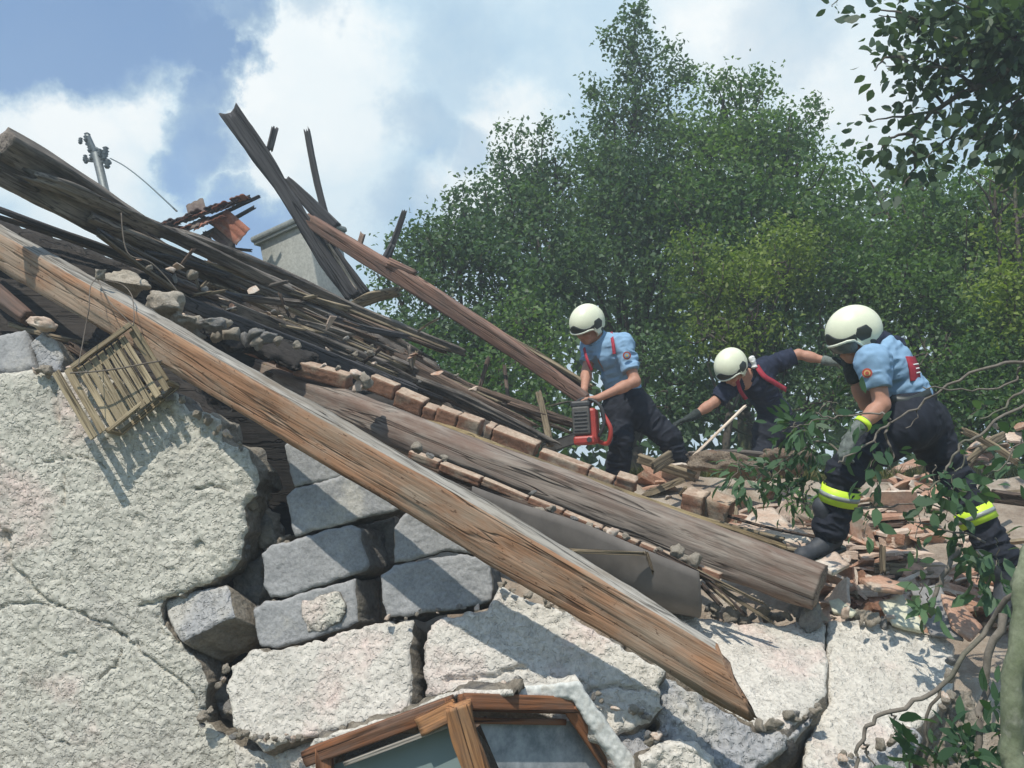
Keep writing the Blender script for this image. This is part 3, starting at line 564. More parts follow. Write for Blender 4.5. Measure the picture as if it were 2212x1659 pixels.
# ------------------------------------------------------------------ leaning window
def window():
    t = empty('window', P(1020, 1650, 3.4), 'brown wooden double window pushed out of the wall at the bottom edge', 'window')
    dl = plane_d([(690, 1610, 3.56), (1000, 1505, 3.30), (690, 1900, 3.46)]); dr = plane_d([(1000, 1505, 3.30), (1240, 1510, 3.56), (1000, 1900, 3.16)])
    def bar(nm, pts, dep, h, off=0, w=.8, m='frame', par=t, roll=8, seed=1, label=None):
        o = timber(nm, (label,) if label else None, [(x, y, float(dep(x, y)) + off) for x, y in pts], h, w, roll, m, seed, rough=.0015, end=(.002, .002), parent=par); return o
    lf = bar('casement_frame', [(668, 1634), (975, 1522)], dl, 34, 0, 1.3, seed=1, label='left casement frame, top rail cracked')
    bar('stile', [(700, 1612), (712, 1960)], dl, 34, 0.002, 1.2, par=lf, seed=2)
    bar('bead', [(745, 1650), (970, 1566)], dl, 9, -.02, 1, 'beam_grey', par=lf, seed=3)
    bar('mullion', [(990, 1522), (1002, 1590), (1035, 1680), (1100, 1900)], lambda x, y: 3.24 + 0 * x, 56, 0, .6, 'post', seed=4, roll=4, label='bright orange centre post')
    rf = bar('casement_frame', [(998, 1516), (1240, 1524)], dr, 34, 0, 1.2, seed=5, roll=-6, label='right casement frame swung inwards')
    bar('stile', [(1232, 1520), (1330, 1665), (1480, 1900)], dr, 38, .002, 1.2, par=rf, seed=6)
    bar('bead', [(1012, 1556), (1220, 1560)], dr, 12, .03, 1, par=rf, seed=7)
    bar('stile', [(1040, 1560), (1200, 1790)], dr, 30, .10, 1, 'oldbrown', par=rf, seed=8)
    bar('splinter', [(905, 1570), (985, 1530)], dl, 40, -.045, .25, 'post', par=lf, seed=9, roll=0)
    g, nt, b = mat('window_glass', .06, .5); b.inputs['Base Color'].default_value = (.26, .33, .32, 1); b.inputs['Alpha'].default_value = .75
    g2, nt2, b2 = mat('reflect_haze_glass', .2, .5); v, _ = objvec(nt2)
    f = nz(nt2, v, 6, 6, .7).outputs['Fac']; nt2.links.new(ramp(nt2, f, [(.38, (.19, .215, .23)), (.64, (.48, .50, .51))]), b2.inputs['Base Color'])  # pale grey reflections painted into the right pane's colour
    def pane(poly, dep, off, m, par, nm='pane', thick=.004):
        a = PN([(x, y, float(dep(x, y)) + off) for x, y in poly]); k = len(a); V = np.concatenate([a, a + CF * thick])
        Fc = [tuple(range(k))[::-1], tuple(range(k, 2 * k))] + [(i, (i + 1) % k, k + (i + 1) % k, k + i) for i in range(k)]
        return mesh_np(nm, V, Fc, m, par, False)
    pane([(715, 1655), (968, 1560), (1070, 1800), (1100, 1920), (730, 1930)], dl, .05, g, lf)
    pane([(1035, 1560), (1232, 1558), (1330, 1700), (1450, 1900), (1180, 1900)], dr, .05, g2, rf)
    cur = plain('curtain_cloth', (.14, .26, .24), .8, .2, 30, .3)
    V = []; n = 60
    for i in range(n):
        for j in range(12):
            x = 705 + (1010 - 705) * i / (n - 1); y0 = 1690 - 95 * i / (n - 1); y = y0 + j * 26
            V.append(P(x, y, float(dl(x, y)) + .09 + .018 * math.sin(i * .8 + j * .12)))
    Fc = [(i * 12 + j, (i + 1) * 12 + j, (i + 1) * 12 + j + 1, i * 12 + j + 1) for i in range(n - 1) for j in range(11)]
    o = mesh_np('curtain', V, Fc, cur, t); so = o.modifiers.new('s', 'SOLIDIFY'); so.thickness = .003
    for k in range(4):
        bar('curtain_rail' if k == 0 else 'curtain_rail', [(760, 1672 + k * 22), (972, 1590 + k * 24)], dl, 5, .06, 1, 'beam_grey', seed=60 + k) if k < 2 else None
    # plaster reveal round the window
    slab('reveal', ('white painted lintel edge above the right casement',), [(1100, 1496), (1140, 1482), (1254, 1474), (1272, 1500), (1300, 1540), (1390, 1662), (1440, 1750), (1400, 1760), (1330, 1655), (1236, 1512), (1105, 1512)],
         [(1100, 1490, 3.44), (1254, 1474, 3.52), (1380, 1660, 3.5)], thick=.10, step=3.6, jag=2.5, rough=.006, edge=.012, edge_px=8, mats=('whitepaint', 'plaster_pale'), seed=51, parent=t, freq=14)
    slab('reveal', ('chipped plaster edge above the left casement',), [(668, 1612), (676, 1598), (800, 1562), (900, 1530), (940, 1502), (1010, 1488), (1105, 1490), (1105, 1506), (990, 1508), (968, 1512), (900, 1548), (780, 1586), (690, 1615), (686, 1700), (690, 1900), (662, 1900)],
         [(690, 1600, 3.66), (1000, 1490, 3.42), (700, 1800, 3.6)], thick=.12, step=3.6, jag=3, rough=.007, edge=.012, edge_px=8, mats=('plaster_pale', 'broken'), seed=52, parent=t, freq=14)
window()
# dark room behind: floor boards standing on edge close the view through the gaps
slab('inner_wall', ('unlit back leaf of the wall seen through the cracks', 'wall'), [(300, 830), (700, 880), (1200, 1180), (1500, 1330), (1800, 1420), (2100, 1480), (2100, 2300), (300, 2300)],
     [(300, 900, 4.98), (1200, 1200, 4.62), (900, 1700, 4.45)], thick=.12, step=16, jag=6, rough=.01, mats=('inner', 'inner'), seed=46) if False else None
MT['rowtop'] = stone('brick_top_lit', (.36, .25, .18), (.56, .44, .33), (.30, .17, .11), 14, .8, 60, bd=.006, patch=9, patch_lo=.55)  # sunlit tops of the row bricks painted as a paler face
MT['batten'] = wood('mossy_lit_batten', (.17, .12, .06), (.33, .25, .13), (.47, .38, .21), 1.3, (.11, .08, .05), .5)
MT['lath_bright'] = wood('fresh_split_wood', (.5, .38, .26), (.68, .55, .42), (.8, .7, .56), 1.3)
# ------------------------------------------------------------------ timbers of the collapsed roof
TG = 'timbers of the collapsed roof'
def T(label, pts, h, w=.5, roll=15, m='old', seed=1, name='plank', cat='plank', g=TG, **k):
    return timber(name, (label, cat, g), pts, h, w, roll, m, seed, **k)
beam = T('massive orange brown squared beam slanting across the front, bleached on top', [(-90, 482, 5.1), (0, 531, 4.95), (301, 707, 4.45), (605, 889, 4.05), (1000, 1118, 3.66), (1330, 1318, 3.4), (1588, 1474, 3.22)],
  [70, 72, 80, 88, 104, 108, 108], [.62, .62, .6, .55, .42, .34, .3], 25, 'beam', 61, 'beam', 'beam', rough=.011, topm='beam_grey', end=(.01, .015), step=.012, skew=.115)
# splits along its face
def split(pts, dep, w, par, seed):
    pass
T('thick grey squared roof beam with a clean end at the top left corner of the heap', [(6, 308, 4.6), (130, 378, 4.9), (290, 478, 5.4), (345, 508, 5.6)], [60, 55, 42, 30], .9, 12, 'old', 62, 'beam', 'beam', rough=.008, end=(.01, .03))
T('broad dark split plank below the grey beam end at far left', [(-60, 335, 4.5), (60, 393, 4.75), (180, 452, 5.0), (300, 525, 5.4), (430, 600, 5.8), (520, 640, 6.0)], [70, 68, 66, 60, 48, 30], .3, 5, 'old', 63, rough=.014, end=(.05, .12))
T('long rough plank whose split tip lies on the broad dark plank', [(58, 380, 4.7), (150, 408, 4.85), (250, 455, 5.1), (420, 530, 5.6), (610, 622, 6.2), (780, 695, 6.8), (935, 782, 7.3)], [26, 30, 28, 25, 22, 18, 13], .6, 25, 'old', 64, rough=.012, end=(.08, .08))
T('uppermost long grey plank running under the chimney down to the middle', [(300, 490, 5.5), (420, 518, 5.9), (605, 592, 6.5), (753, 660, 7.0), (1003, 763, 7.7)], [26, 24, 22, 18, 15], .6, 25, 'old', 65, rough=.008, end=(.02, .05))
T('square ended grey batten second below the broad dark plank', [(192, 468, 5.0), (330, 528, 5.4), (500, 600, 5.9), (700, 680, 6.5), (800, 735, 6.8)], [22, 22, 20, 18, 14], .8, 25, 'old', 66, end=(.02, .04))
T('deep brown board behind the square ended batten', [(320, 548, 5.6), (450, 605, 6.0), (605, 672, 6.4), (775, 756, 6.9), (860, 810, 7.1)], [38, 44, 46, 42, 30], .2, 8, 'oldbrown', 67, rough=.01)
T('narrow sunlit lath edge in the plank heap above the mortar lumps', [(440, 612, 5.6), (520, 640, 5.9), (640, 700, 6.2), (800, 790, 6.5)], [10, 9, 8, 6], .6, 35, 'light', 68)
T('dark flat board sloping above the stone lumps', [(330, 590, 5.4), (470, 660, 5.7), (620, 720, 6.0), (800, 790, 6.3), (960, 868, 6.5)], [34, 42, 44, 42, 30], .25, 12, 'old', 69, rough=.009)
T('black shaded board just above the mortar lumps', [(390, 650, 5.2), (520, 700, 5.5), (700, 770, 5.9), (900, 850, 6.2)], [26, 30, 30, 20], .3, 5, 'dark', 70)
T('wide reddish brown plank in the middle of the heap', [(730, 712, 6.6), (870, 790, 6.5), (1024, 872, 6.4), (1150, 925, 6.35)], [36, 46, 44, 26], .3, 22, 'oldbrown', 71, rough=.01, end=(.06, .12))
T('twisted plank curving to the feet of the man with the saw', [(840, 745, 6.9), (905, 790, 6.8), (970, 822, 6.7), (1123, 876, 6.6), (1245, 918, 6.5)], [22, 24, 20, 20, 18], .5, 25, 'oldbrown', 72, rough=.01, end=(.06, .04))
T('splintered grey plank ending near the brick row', [(900, 822, 6.2), (1000, 862, 6.15), (1090, 905, 6.1), (1180, 950, 6.0)], [18, 24, 20, 12], .4, 30, 'old', 73, rough=.012, end=(.05, .15))
T('thin pale lath lying over the middle planks', [(770, 722, 6.9), (860, 757, 7.0), (937, 787, 7.1)], 8, .7, 30, 'light', 74)
T('thin dark plank against the sky over the left attic gap', [(-40, 440, 5.1), (90, 487, 5.2), (230, 537, 5.35), (335, 578, 5.5)], [11, 12, 14, 16], .5, 20, 'dark', 75)
T('second thin pale edged board under the skyline plank at left', [(0, 470, 5.15), (150, 516, 5.3), (260, 556, 5.4), (338, 590, 5.5)], [10, 12, 16, 16], .5, 28, 'old', 76)
# boarding painted near-black for the dark attic interior
slab('roof_boarding', ('attic boarding painted near-black for the dark interior above the bleached beam edge', 'boarding'), [(-60, 455), (90, 495), (230, 545), (330, 590), (440, 640), (560, 700), (700, 770), (640, 790), (480, 730), (420, 720), (300, 660), (0, 500), (-60, 470)],
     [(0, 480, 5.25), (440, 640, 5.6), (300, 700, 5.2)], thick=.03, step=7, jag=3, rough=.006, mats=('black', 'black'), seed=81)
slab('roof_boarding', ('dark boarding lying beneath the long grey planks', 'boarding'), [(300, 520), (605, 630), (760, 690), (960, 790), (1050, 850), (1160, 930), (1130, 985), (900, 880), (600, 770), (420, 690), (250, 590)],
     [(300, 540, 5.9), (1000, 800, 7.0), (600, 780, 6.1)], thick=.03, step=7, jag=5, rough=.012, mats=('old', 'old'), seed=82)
slab('roof_boarding', ('brown boarding with shade painted near-black behind the left end of the orange beam', 'boarding'), [(-80, 540), (60, 600), (230, 690), (330, 760), (440, 850), (480, 900), (400, 900), (140, 830), (60, 740), (-80, 720)],
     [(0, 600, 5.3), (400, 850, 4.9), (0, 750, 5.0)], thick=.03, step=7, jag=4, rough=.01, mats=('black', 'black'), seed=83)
T('rounded orange brown log poking in at the left edge below the beam', [(-60, 590, 4.9), (0, 640, 4.85), (62, 688, 4.8)], [40, 38, 30], 1, 0, 'red', 84, 'log', 'log', roundness=1)
T('splintered boards jammed behind the crate', [(150, 745, 4.75), (230, 790, 4.7), (300, 830, 4.65)], [14, 22, 16], .5, 20, 'oldbrown', 85, rough=.014, end=(.06, .1))
T('pale sliver of board left of the crate top', [(20, 700, 4.85), (110, 728, 4.8), (190, 742, 4.8)], [8, 9, 6], .7, 25, 'light', 86)
# upright wreckage against the sky
T('fork tipped charred board rising highest against the clouds', [(508, 258, 7.3), (560, 330, 7.3), (605, 398, 7.3), (650, 470, 7.3), (705, 560, 7.3), (762, 640, 7.3)], [42, 40, 30, 30, 34, 30], .25, 5, 'dark', 91, rough=.01, fork=(0, .10), end=(.03, .03), step=.02)
T('short square stub nailed to the fork tipped board', [(594, 278, 7.35), (582, 325, 7.35)], 13, .8, 10, 'dark', 92)
T('thin upright post right of the fork tipped board', [(662, 280, 7.5), (682, 380, 7.5), (710, 492, 7.5)], [12, 13, 14], .8, 10, 'dark', 93, name='post', cat='post', end=(.05, .02))
T('short slanting brace between the fork board and the thin post', [(620, 385, 7.4), (660, 430, 7.4), (722, 495, 7.4)], [10, 26, 34], .3, 8, 'dark', 94)
T('long reddish rafter reaching down to the chainsaw', [(672, 478, 7.3), (780, 548, 7.15), (900, 618, 6.95), (1037, 706, 6.75), (1160, 790, 6.6), (1262, 862, 6.5)], [26, 34, 36, 34, 30, 26], .6, 22, 'red', 95, 'rafter', 'rafter', rough=.006, end=(.04, .02), step=.02)
T('pale lath parallel above the reddish rafter', [(958, 652, 7.0), (1120, 742, 6.8), (1278, 836, 6.6)], [9, 9, 9], .8, 30, 'light', 96, 'lath', 'lath')
T('second darker lath between the pale lath and the reddish rafter', [(1010, 690, 6.95), (1130, 757, 6.8), (1262, 838, 6.65)], [7, 8, 7], .8, 30, 'oldbrown', 196, 'lath', 'lath')
T('wide black board crossing in front of the right chimney side', [(693, 520, 7.45), (730, 575, 7.45), (782, 640, 7.45)], [40, 44, 40], .2, 0, 'dark', 97)
T('bright freshly split lath on the black board by the chimney', [(709, 528, 7.3), (740, 578, 7.3), (768, 626, 7.3)], [6, 8, 7], .6, 10, 'lath_bright', 98, 'lath', 'lath')
T('short stub above the reddish rafter', [(784, 505, 7.4), (772, 545, 7.3)], 11, .8, 10, 'oldbrown', 99)
T('leaning charred stick right of the chimney', [(873, 456, 7.2), (858, 500, 7.2), (836, 560, 7.2)], [9, 11, 14], .9, 10, 'dark', 100, 'post', 'post')
T('thicker foot piece beside the charred stick', [(846, 530, 7.15), (826, 572, 7.15)], [12, 16], .7, 10, 'dark', 101)
T('small red brown lath bundle at the foot of the charred stick', [(838, 566, 7.0), (898, 592, 6.95)], [16, 12], .8, 30, 'red', 102, 'lath', 'lath')
T('broken tan cross timber under the upright boards', [(756, 664, 7.2), (800, 642, 7.2), (862, 630, 7.15)], [18, 24, 20], .6, 20, 'light', 103, rough=.012, end=(.06, .03))
T('thin leaning stake below the reddish rafter', [(1163, 848, 6.55), (1176, 900, 6.5), (1188, 962, 6.4)], [11, 13, 13], .7, 15, 'light', 104, 'stake', 'stake')
T('slender stake left of the leaning stake', [(1056, 772, 7.0), (1036, 838, 6.9)], [7, 8], .8, 15, 'oldbrown', 105, 'stake', 'stake')
T('short crosspiece between the stakes and the rafter', [(1100, 870, 6.6), (1180, 898, 6.5), (1240, 915, 6.45)], [9, 9, 8], .8, 20, 'oldbrown', 106)
T('thin brown stake right of the slender one', [(1090, 790, 7.1), (1098, 860, 6.9)], [6, 7], .8, 15, 'oldbrown', 107, 'stake', 'stake')
T('thin crooked rod hanging under the rafter', [(904, 716, 6.9), (925, 700, 6.9), (948, 688, 6.9)], 3, 1, 0, 'light', 108, 'rod', 'rod')
# lower roof edge
T('sunlit batten carrying the upper brick row', [(573, 790, 5.9), (760, 858, 5.65), (956, 922, 5.4), (1123, 985, 5.1), (1280, 1042, 4.95), (1435, 1098, 4.8), (1600, 1155, 4.62), (1698, 1190, 4.5)], [11, 12, 13, 15, 16, 18, 19, 20], .8, 32, 'batten', 111, 'batten', 'batten', rough=.005, end=(.02, .01))
T('darker lower batten tucked under the sunlit one', [(575, 806, 5.85), (760, 873, 5.62), (956, 938, 5.37), (1123, 1003, 5.06)], [9, 9, 10, 10], .8, 20, 'oldbrown', 112, 'batten', 'batten')
T('big squared log ending at the right man’s boot'.replace('’', ''), [(560, 800, 6.0), (640, 838, 5.8), (850, 925, 5.3), (1123, 1030, 4.85), (1450, 1150, 4.45), (1772, 1268, 4.12)], [50, 62, 76, 84, 92, 97], .9, 14, 'log', 113, 'log', 'log', roundness=.8, rough=.016, end=(.03, .008), step=.02)
T('flat grey plank resting above the log end behind the batten', [(1340, 1078, 4.98), (1500, 1120, 4.85), (1690, 1172, 4.7)], [14, 20, 24], .3, 40, 'light', 114)
T('small lath tip by the toe of the front boot', [(1650, 1180, 4.62), (1725, 1194, 4.58)], [8, 16], .4, 30, 'light', 115, 'lath', 'lath')
T('dark plank shadowed under the lower brick row', [(860, 985, 4.95), (1123, 1085, 4.55), (1400, 1200, 4.3), (1520, 1245, 4.2)], [14, 16, 18, 16], .5, 12, 'oldbrown', 116)
MT['sheet'] = plain('grey_fibre_sheet', (.165, .148, .132), .75, .25, 5, .3)
def sheet():
    top = smooth_path([P(1020, 1050, 4.42), P(1123, 1088, 4.32), P(1250, 1128, 4.22), P(1375, 1180, 4.13), P(1510, 1236, 4.05)], 50)
    low = smooth_path([P(1010, 1100, 4.75), P(1130, 1180, 4.68), P(1230, 1240, 4.6), P(1380, 1305, 4.5), P(1497, 1318, 4.42)], 50)
    V = []
    for k, (a, b) in enumerate(zip(top, low)):
        for j in range(14):
            t = j / 13; p = a + (b - a) * t + np.array((0, -.10, -.10)) * math.sin(t * math.pi) ; V.append(p)
    Fc = [(i * 14 + j, i * 14 + j + 1, (i + 1) * 14 + j + 1, (i + 1) * 14 + j) for i in range(49) for j in range(13)]
    o = mesh_np('curved_sheet', V, Fc, MT['sheet'], tag=('smooth curved grey sheet bulging between the beam and the lower brick row', 'sheet'))
    s = o.modifiers.new('s', 'SOLIDIFY'); s.thickness = .008
sheet()
T('straight pale rod lying on the curved grey sheet', [(1229, 1190, 4.1), (1398, 1197, 4.08)], [8, 7], 1, 10, 'light', 117, 'rod', 'rod')
T('short bent rod end hanging over the curved sheet', [(1398, 1197, 4.04), (1411, 1236, 4.0)], [7, 4], 1, 10, 'light', 118, 'rod', 'rod')
for k, (a, b, l) in enumerate([((1500, 1232), (1648, 1303), 'longest'), ((1518, 1246), (1612, 1330), 'middle'), ((1530, 1262), (1586, 1312), 'shortest'), ((1420, 1190), (1552, 1258), 'upper'), ((1545, 1262), (1668, 1345), 'lowest'), ((1516, 1262), (1556, 1306), 'steepest')]):
    T('%s thin splinter fanning out from the broken lower brick row end' % l, [(*a, 4.14), (*b, 4.04)], [7, 4], .8, 20, 'light' if k % 2 == 0 else 'oldbrown', 120 + k, 'splinter', 'splinter', g='splinters at the lower brick row end')
# bricks in rows
def brickrow(rows, h, dd, group, lbl, m, seed, dep):
    for k, (a, b) in enumerate(rows):
        n_ = ['first', 'second', 'third', 'fourth', 'fifth', 'sixth', 'seventh', 'eighth', 'ninth', 'tenth', 'eleventh', 'twelfth', 'thirteenth', 'fourteenth'][k]
        hh = h + 3 * math.sin(k * 2.1)
        timber('brick', ('%s brick from the left in the %s' % (n_, lbl), 'brick', group), [(a[0], a[1] + hh * .5, dep(a[0])), (b[0], b[1] + hh * .5, dep(b[0]))], hh, 1.0, 22 + 5 * math.sin(k * 1.7), m, seed + k, rough=.004, end=(.006, .006), step=.012, topm='rowtop')
r1 = [((520, 722), (604, 752)), ((608, 755), (642, 767)), ((640, 776), (756, 807)), ((804, 808), (857, 830)), ((860, 838), (917, 862)), ((919, 871), (945, 880)), ((948, 876), (991, 892)), ((994, 892), (1039, 907)),
      ((1052, 912), (1066, 918)), ((1069, 920), (1160, 955)), ((1167, 969), (1270, 1007)), ((1273, 1010), (1323, 1030)), ((1332, 1020), (1374, 1033))]
brickrow(r1, 34, 0, 'bricks along the upper roof edge', 'upper row on the sunlit batten', 'brick', 130, lambda x: 5.75 - .6 * (x - 520) / 854)
r2 = [((886, 972), (950, 995)), ((954, 997), (1040, 1030)), ((1044, 1032), (1140, 1072)), ((1144, 1072), (1215, 1100)), ((1219, 1102), (1300, 1136)), ((1304, 1138), (1378, 1168)), ((1384, 1170), (1470, 1205)), ((1474, 1206), (1556, 1238))]
brickrow(r2, 18, 0, 'bricks along the lower roof edge', 'lower row beneath the big log', 'rowbrick2', 150, lambda x: 4.78 - .6 * (x - 886) / 670) if False else None
MT['rowbrick2'] = MT['brick']
brickrow(r2, 18, 0, 'bricks along the lower roof edge', 'lower row beneath the big log', 'brick', 150, lambda x: 4.78 - .62 * (x - 886) / 670)
# two bricks side by side near the boot
for k, (a, b, l) in enumerate([((1482, 1082), (1525, 1092), 'left'), ((1527, 1090), (1578, 1108), 'right')]):
    timber('brick', ('%s of two large dark bricks standing beside the batten' % l, 'brick', 'large bricks behind the batten'), [(*a, 4.98), (*b, 4.92)], 52, 1, 24, 'brick', 170 + k, rough=.006, end=(.006, .006), step=.012, topm='rowtop')

# ------------------------------------------------------------------ chimney, roof remnant, pole
def chimney():
    t = empty('chimney', P(665, 640, 9), 'pale rendered square chimney with a projecting cap behind the wreckage', 'chimney')
    c = np.array(P(664, 592, 9)); Mx = np.array(Matrix.Rotation(R(-13), 3, 'Y') @ Matrix.Rotation(R(-27), 3, 'Z'))
    MT['chim'] = stone('chimney_render', (.40, .40, .36), (.50, .50, .45), (.33, .34, .31), 3, .3, 40, bd=.005)
    MT['chimcap'] = stone('chimney_cap', (.24, .26, .245), (.36, .38, .35), None, 6, .5, 40)
    V, Fc = box((0, 0, -1.35), (.60, .56, 3.5)); V = V * np.array([[1 - .0 * v[2], 1, 1] for v in V]); o = mesh_np('shaft', V @ Mx.T + c, Fc, MT['chim'], t, False); bevel(o, .012)
    V, Fc = box((0, 0, .43), (.72, .68, .06)); o = mesh_np('cap', V @ Mx.T + c, Fc, MT['chimcap'], t, False); bevel(o, .02)
    V, Fc = box((0, 0, .385), (.68, .64, .03)); o = mesh_np('collar', V @ Mx.T + c, Fc, MT['chimcap'], t, False); bevel(o, .006)
chimney()
MT['metal'] = plain('galvanised_metal', (.16, .18, .18), .5, .5, 30, .3, .6)
MT['porcelain'] = plain('dark_insulator', (.035, .05, .05), .3, .5, 30, .2)
def pole():
    t = empty('utility_pole', P(235, 420, 15), 'leaning steel power pole with insulators behind the top beam', 'utility pole')
    d = 15; A = np.array(P(222, 300, d)); B = np.array(P(262, 560, d)); B2 = np.array(P(207, 330, d)); B = B2 + (B - B2) * 3.6
    V, Fc = tube([np.array(P(207, 330, d)), B], .075, 10); mesh_np('mast', V, Fc, MT['metal'], t)
    for k, (a, b) in enumerate([((180, 345), (240, 352)), ((186, 310), (225, 330))]):
        V, Fc = tube([P(*a, d), P(*b, d)], .028, 6); mesh_np('crossarm', V, Fc, MT['metal'], t)
    for k, (x, y) in enumerate([(188, 295), (174, 303), (196, 318), (200, 335), (186, 345), (215, 330), (226, 335), (232, 352), (228, 325), (184, 340)]):
        prof = [(.0, -.16), (.05, -.16), (.09, -.1), (.05, -.07), (.10, -.02), (.05, .02), (.09, .07), (.04, .11), (.0, .13)]
        V = [(r_ * math.cos(a), r_ * math.sin(a), z) for r_, z in prof for a in np.linspace(0, 2 * math.pi, 12, endpoint=False)]
        Fc = [(i * 12 + j, i * 12 + (j + 1) % 12, (i + 1) * 12 + (j + 1) % 12, (i + 1) * 12 + j) for i in range(8) for j in range(12)]
        mesh_np('insulator', np.array(V) * (.42 if k in (1, 4, 9) else .6) + np.array(P(x, y, d)), Fc, MT['porcelain'], t)
    V, Fc = tube(smooth_path([P(188, 292, d), P(207, 332, d)], 8), .05, 8); mesh_np('mast_top', V, Fc, MT['metal'], t)
    V, Fc = tube(smooth_path([P(238, 342, d), P(268, 358, 14), P(310, 390, 12), P(382, 456, 9)], 20), .010, 5)
    mesh_np('power_cable', V, Fc, MT['porcelain'], tag=('thin black cable sagging from the pole to the roof remnant', 'cable'))
pole()
MT['tilered'] = stone('red_roof_tile', (.26, .10, .065), (.42, .18, .115), (.28, .19, .15), 8, .5, 60, bd=.004, patch=6, patch_lo=.55)
MT['tiledark'] = stone('old_dark_tile', (.07, .05, .048), (.15, .105, .095), (.2, .16, .13), 8, .5, 60, bd=.004)
def tile_mesh(nm, w=.24, l=.38):
    V = []; n = 16
    for s_, z0 in ((0, 0), (1, -.014)):
        for i in range(n + 1):
            x = (i / n - .5) * w; z = .014 * abs(math.sin(i / n * math.pi * 3)) + z0
            for y in (-l / 2, l / 2): V.append((x, y, z))
    k = (n + 1) * 2; Fc = []
    for i in range(n):
        a = i * 2; Fc += [(a, a + 2, a + 3, a + 1), (k + a, k + a + 1, k + a + 3, k + a + 2), (a, k + a, k + a + 2, a + 2), (a + 1, a + 3, k + a + 3, k + a + 1)]
    Fc += [(0, 1, k + 1, k), (2 * n, k + 2 * n, k + 2 * n + 1, 2 * n + 1)]
    me = bpy.data.meshes.new(nm); me.from_pydata(V, [], Fc); return me
TILE = tile_mesh('roof_tile')
def put_tile(p, xdir, up, m, tag, sc=1):
    me = TILE.copy(); me.materials.clear(); me.materials.append(MT[m]); o = bpy.data.objects.new('roof_tile', me); COL.objects.link(o)
    x = Vector(xdir).normalized(); z = Vector(up); z = (z - x * z.dot(x)).normalized(); y = z.cross(x)
    o.matrix_world = Matrix.Translation(Vector(p)) @ Matrix((x, y, z)).transposed().to_4x4() @ Matrix.Scale(sc, 4); lab(o, *tag); return o
D = 8.6
for k, (a, b, h, l) in enumerate([((395, 500), (560, 424), 7, 'topmost lath'), ((420, 520), (548, 448), 7, 'lower lath'), ((480, 535), (542, 541), 6, 'lowest short lath'), ((350, 490), (540, 426), 9, 'dark edge board'), ((462, 500), (490, 545), 9, 'short bluish upright'), ((428, 462), (470, 490), 8, 'small tilted board')]):
    T('%s of the roof remnant left of the chimney' % l, [(*a, D), (*b, D)], h, .6, 15, 'dark' if k != 4 else 'old', 180 + k, 'lath', 'lath', g='laths of the roof remnant')
ex = P(560, 424, D) - P(395, 500, D); ex.normalize()
for k in range(13):
    t_ = k / 12; px = 352 + 168 * t_; py = 486 - 52 * t_ + 3 * math.sin(k * 2)
    put_tile(P(px, py, D - .05), ex + Vector((0, 0, .12 * math.sin(k * 3))), (-.25, -.35 + .25 * math.sin(k * 1.7), .9), 'tiledark' if k % 3 else 'tilered', ('dark weathered roof tile lapped on the remnant left of the chimney', 'roof tile', 'tiles lapped on the roof remnant'), .62)
for k in range(7):
    t_ = k / 6; px = 362 + 110 * t_; py = 500 - 26 * t_
    put_tile(P(px, py, D - .12), ex, (-.25, -.5 + .25 * math.sin(k * 1.3), .8), 'tiledark' if k % 2 else 'tilered', ('dark weathered roof tile lapped on the remnant left of the chimney', 'roof tile', 'tiles lapped on the roof remnant'), .62)
put_tile(P(424, 452, D), (1, 0, .5), (-.4, -.8, .4), 'tiledark', ('raised dark tile peaking above the roof remnant', 'roof tile'), .75)
a = P(470, 470, D); 
put_tile(P(500, 490, D - .1), P(512, 462, D) - P(480, 500, D), (.1, -1, .25), 'tilered', ('ribbed red tile hanging under the roof remnant', 'roof tile'), .85)
put_tile(P(484, 510, D - .06), P(512, 462, D) - P(480, 500, D), (.1, -1, .45), 'tiledark', ('dark tile half behind the hanging red tile', 'roof tile'), .75)

slab('roof_boarding', ('added boarding painted near-black for the dark gap between beam and plank heap', 'boarding'), [(380, 690), (560, 740), (760, 820), (1000, 930), (1160, 1010), (1130, 1090), (1000, 1075), (900, 1090), (700, 1020), (600, 1010), (470, 890), (400, 800)],
     [(400, 700, 6.2), (1100, 1000, 5.9), (600, 1000, 5.7)], thick=.03, step=9, jag=4, rough=.012, mats=('black', 'black'), seed=84)  # added sheet: stands for the dark interior and keeps sun out of it
# loose thin laths and strips littering the plank heap
rl = np.random.default_rng(88)
def lerp_path(x0):
    """axis of the heap: height of its upper and lower edge in the picture at x"""
    up = np.interp(x0, [180, 300, 605, 753, 1003, 1150], [440, 500, 600, 668, 775, 900]); lo = np.interp(x0, [180, 330, 450, 605, 800, 1000, 1150], [500, 600, 680, 735, 800, 880, 950]); return up, lo
for k in range(34):
    x0 = rl.uniform(200, 930); ln = rl.uniform(90, 330); x1 = x0 + ln; f = rl.uniform(.03, .95); u0, l0 = lerp_path(x0); u1, l1 = lerp_path(x1)
    y0 = u0 + (l0 - u0) * f; y1 = u1 + (l1 - u1) * min(1, max(0, f + rl.normal(0, .17))); dd = lambda x: np.interp(x, [180, 605, 1000, 1200], [4.9, 6.05, 6.55, 6.6]) + .25 * (1 - f) - .05
    timber('lath', ('thin weathered strip lying along the slope in the plank heap', 'lath', 'thin strips on the plank heap'), [(x0, y0, float(dd(x0))), ((x0 + x1) / 2, (y0 + y1) / 2 + rl.normal(0, 3), float(dd((x0 + x1) / 2))), (x1, y1, float(dd(x1)))],
           rl.uniform(6, 17), rl.uniform(.3, .8), rl.uniform(10, 40), ['old', 'old', 'oldbrown', 'light', 'dark'][rl.integers(0, 5)], 400 + k, rough=.005, end=(.03, .05), step=.05)

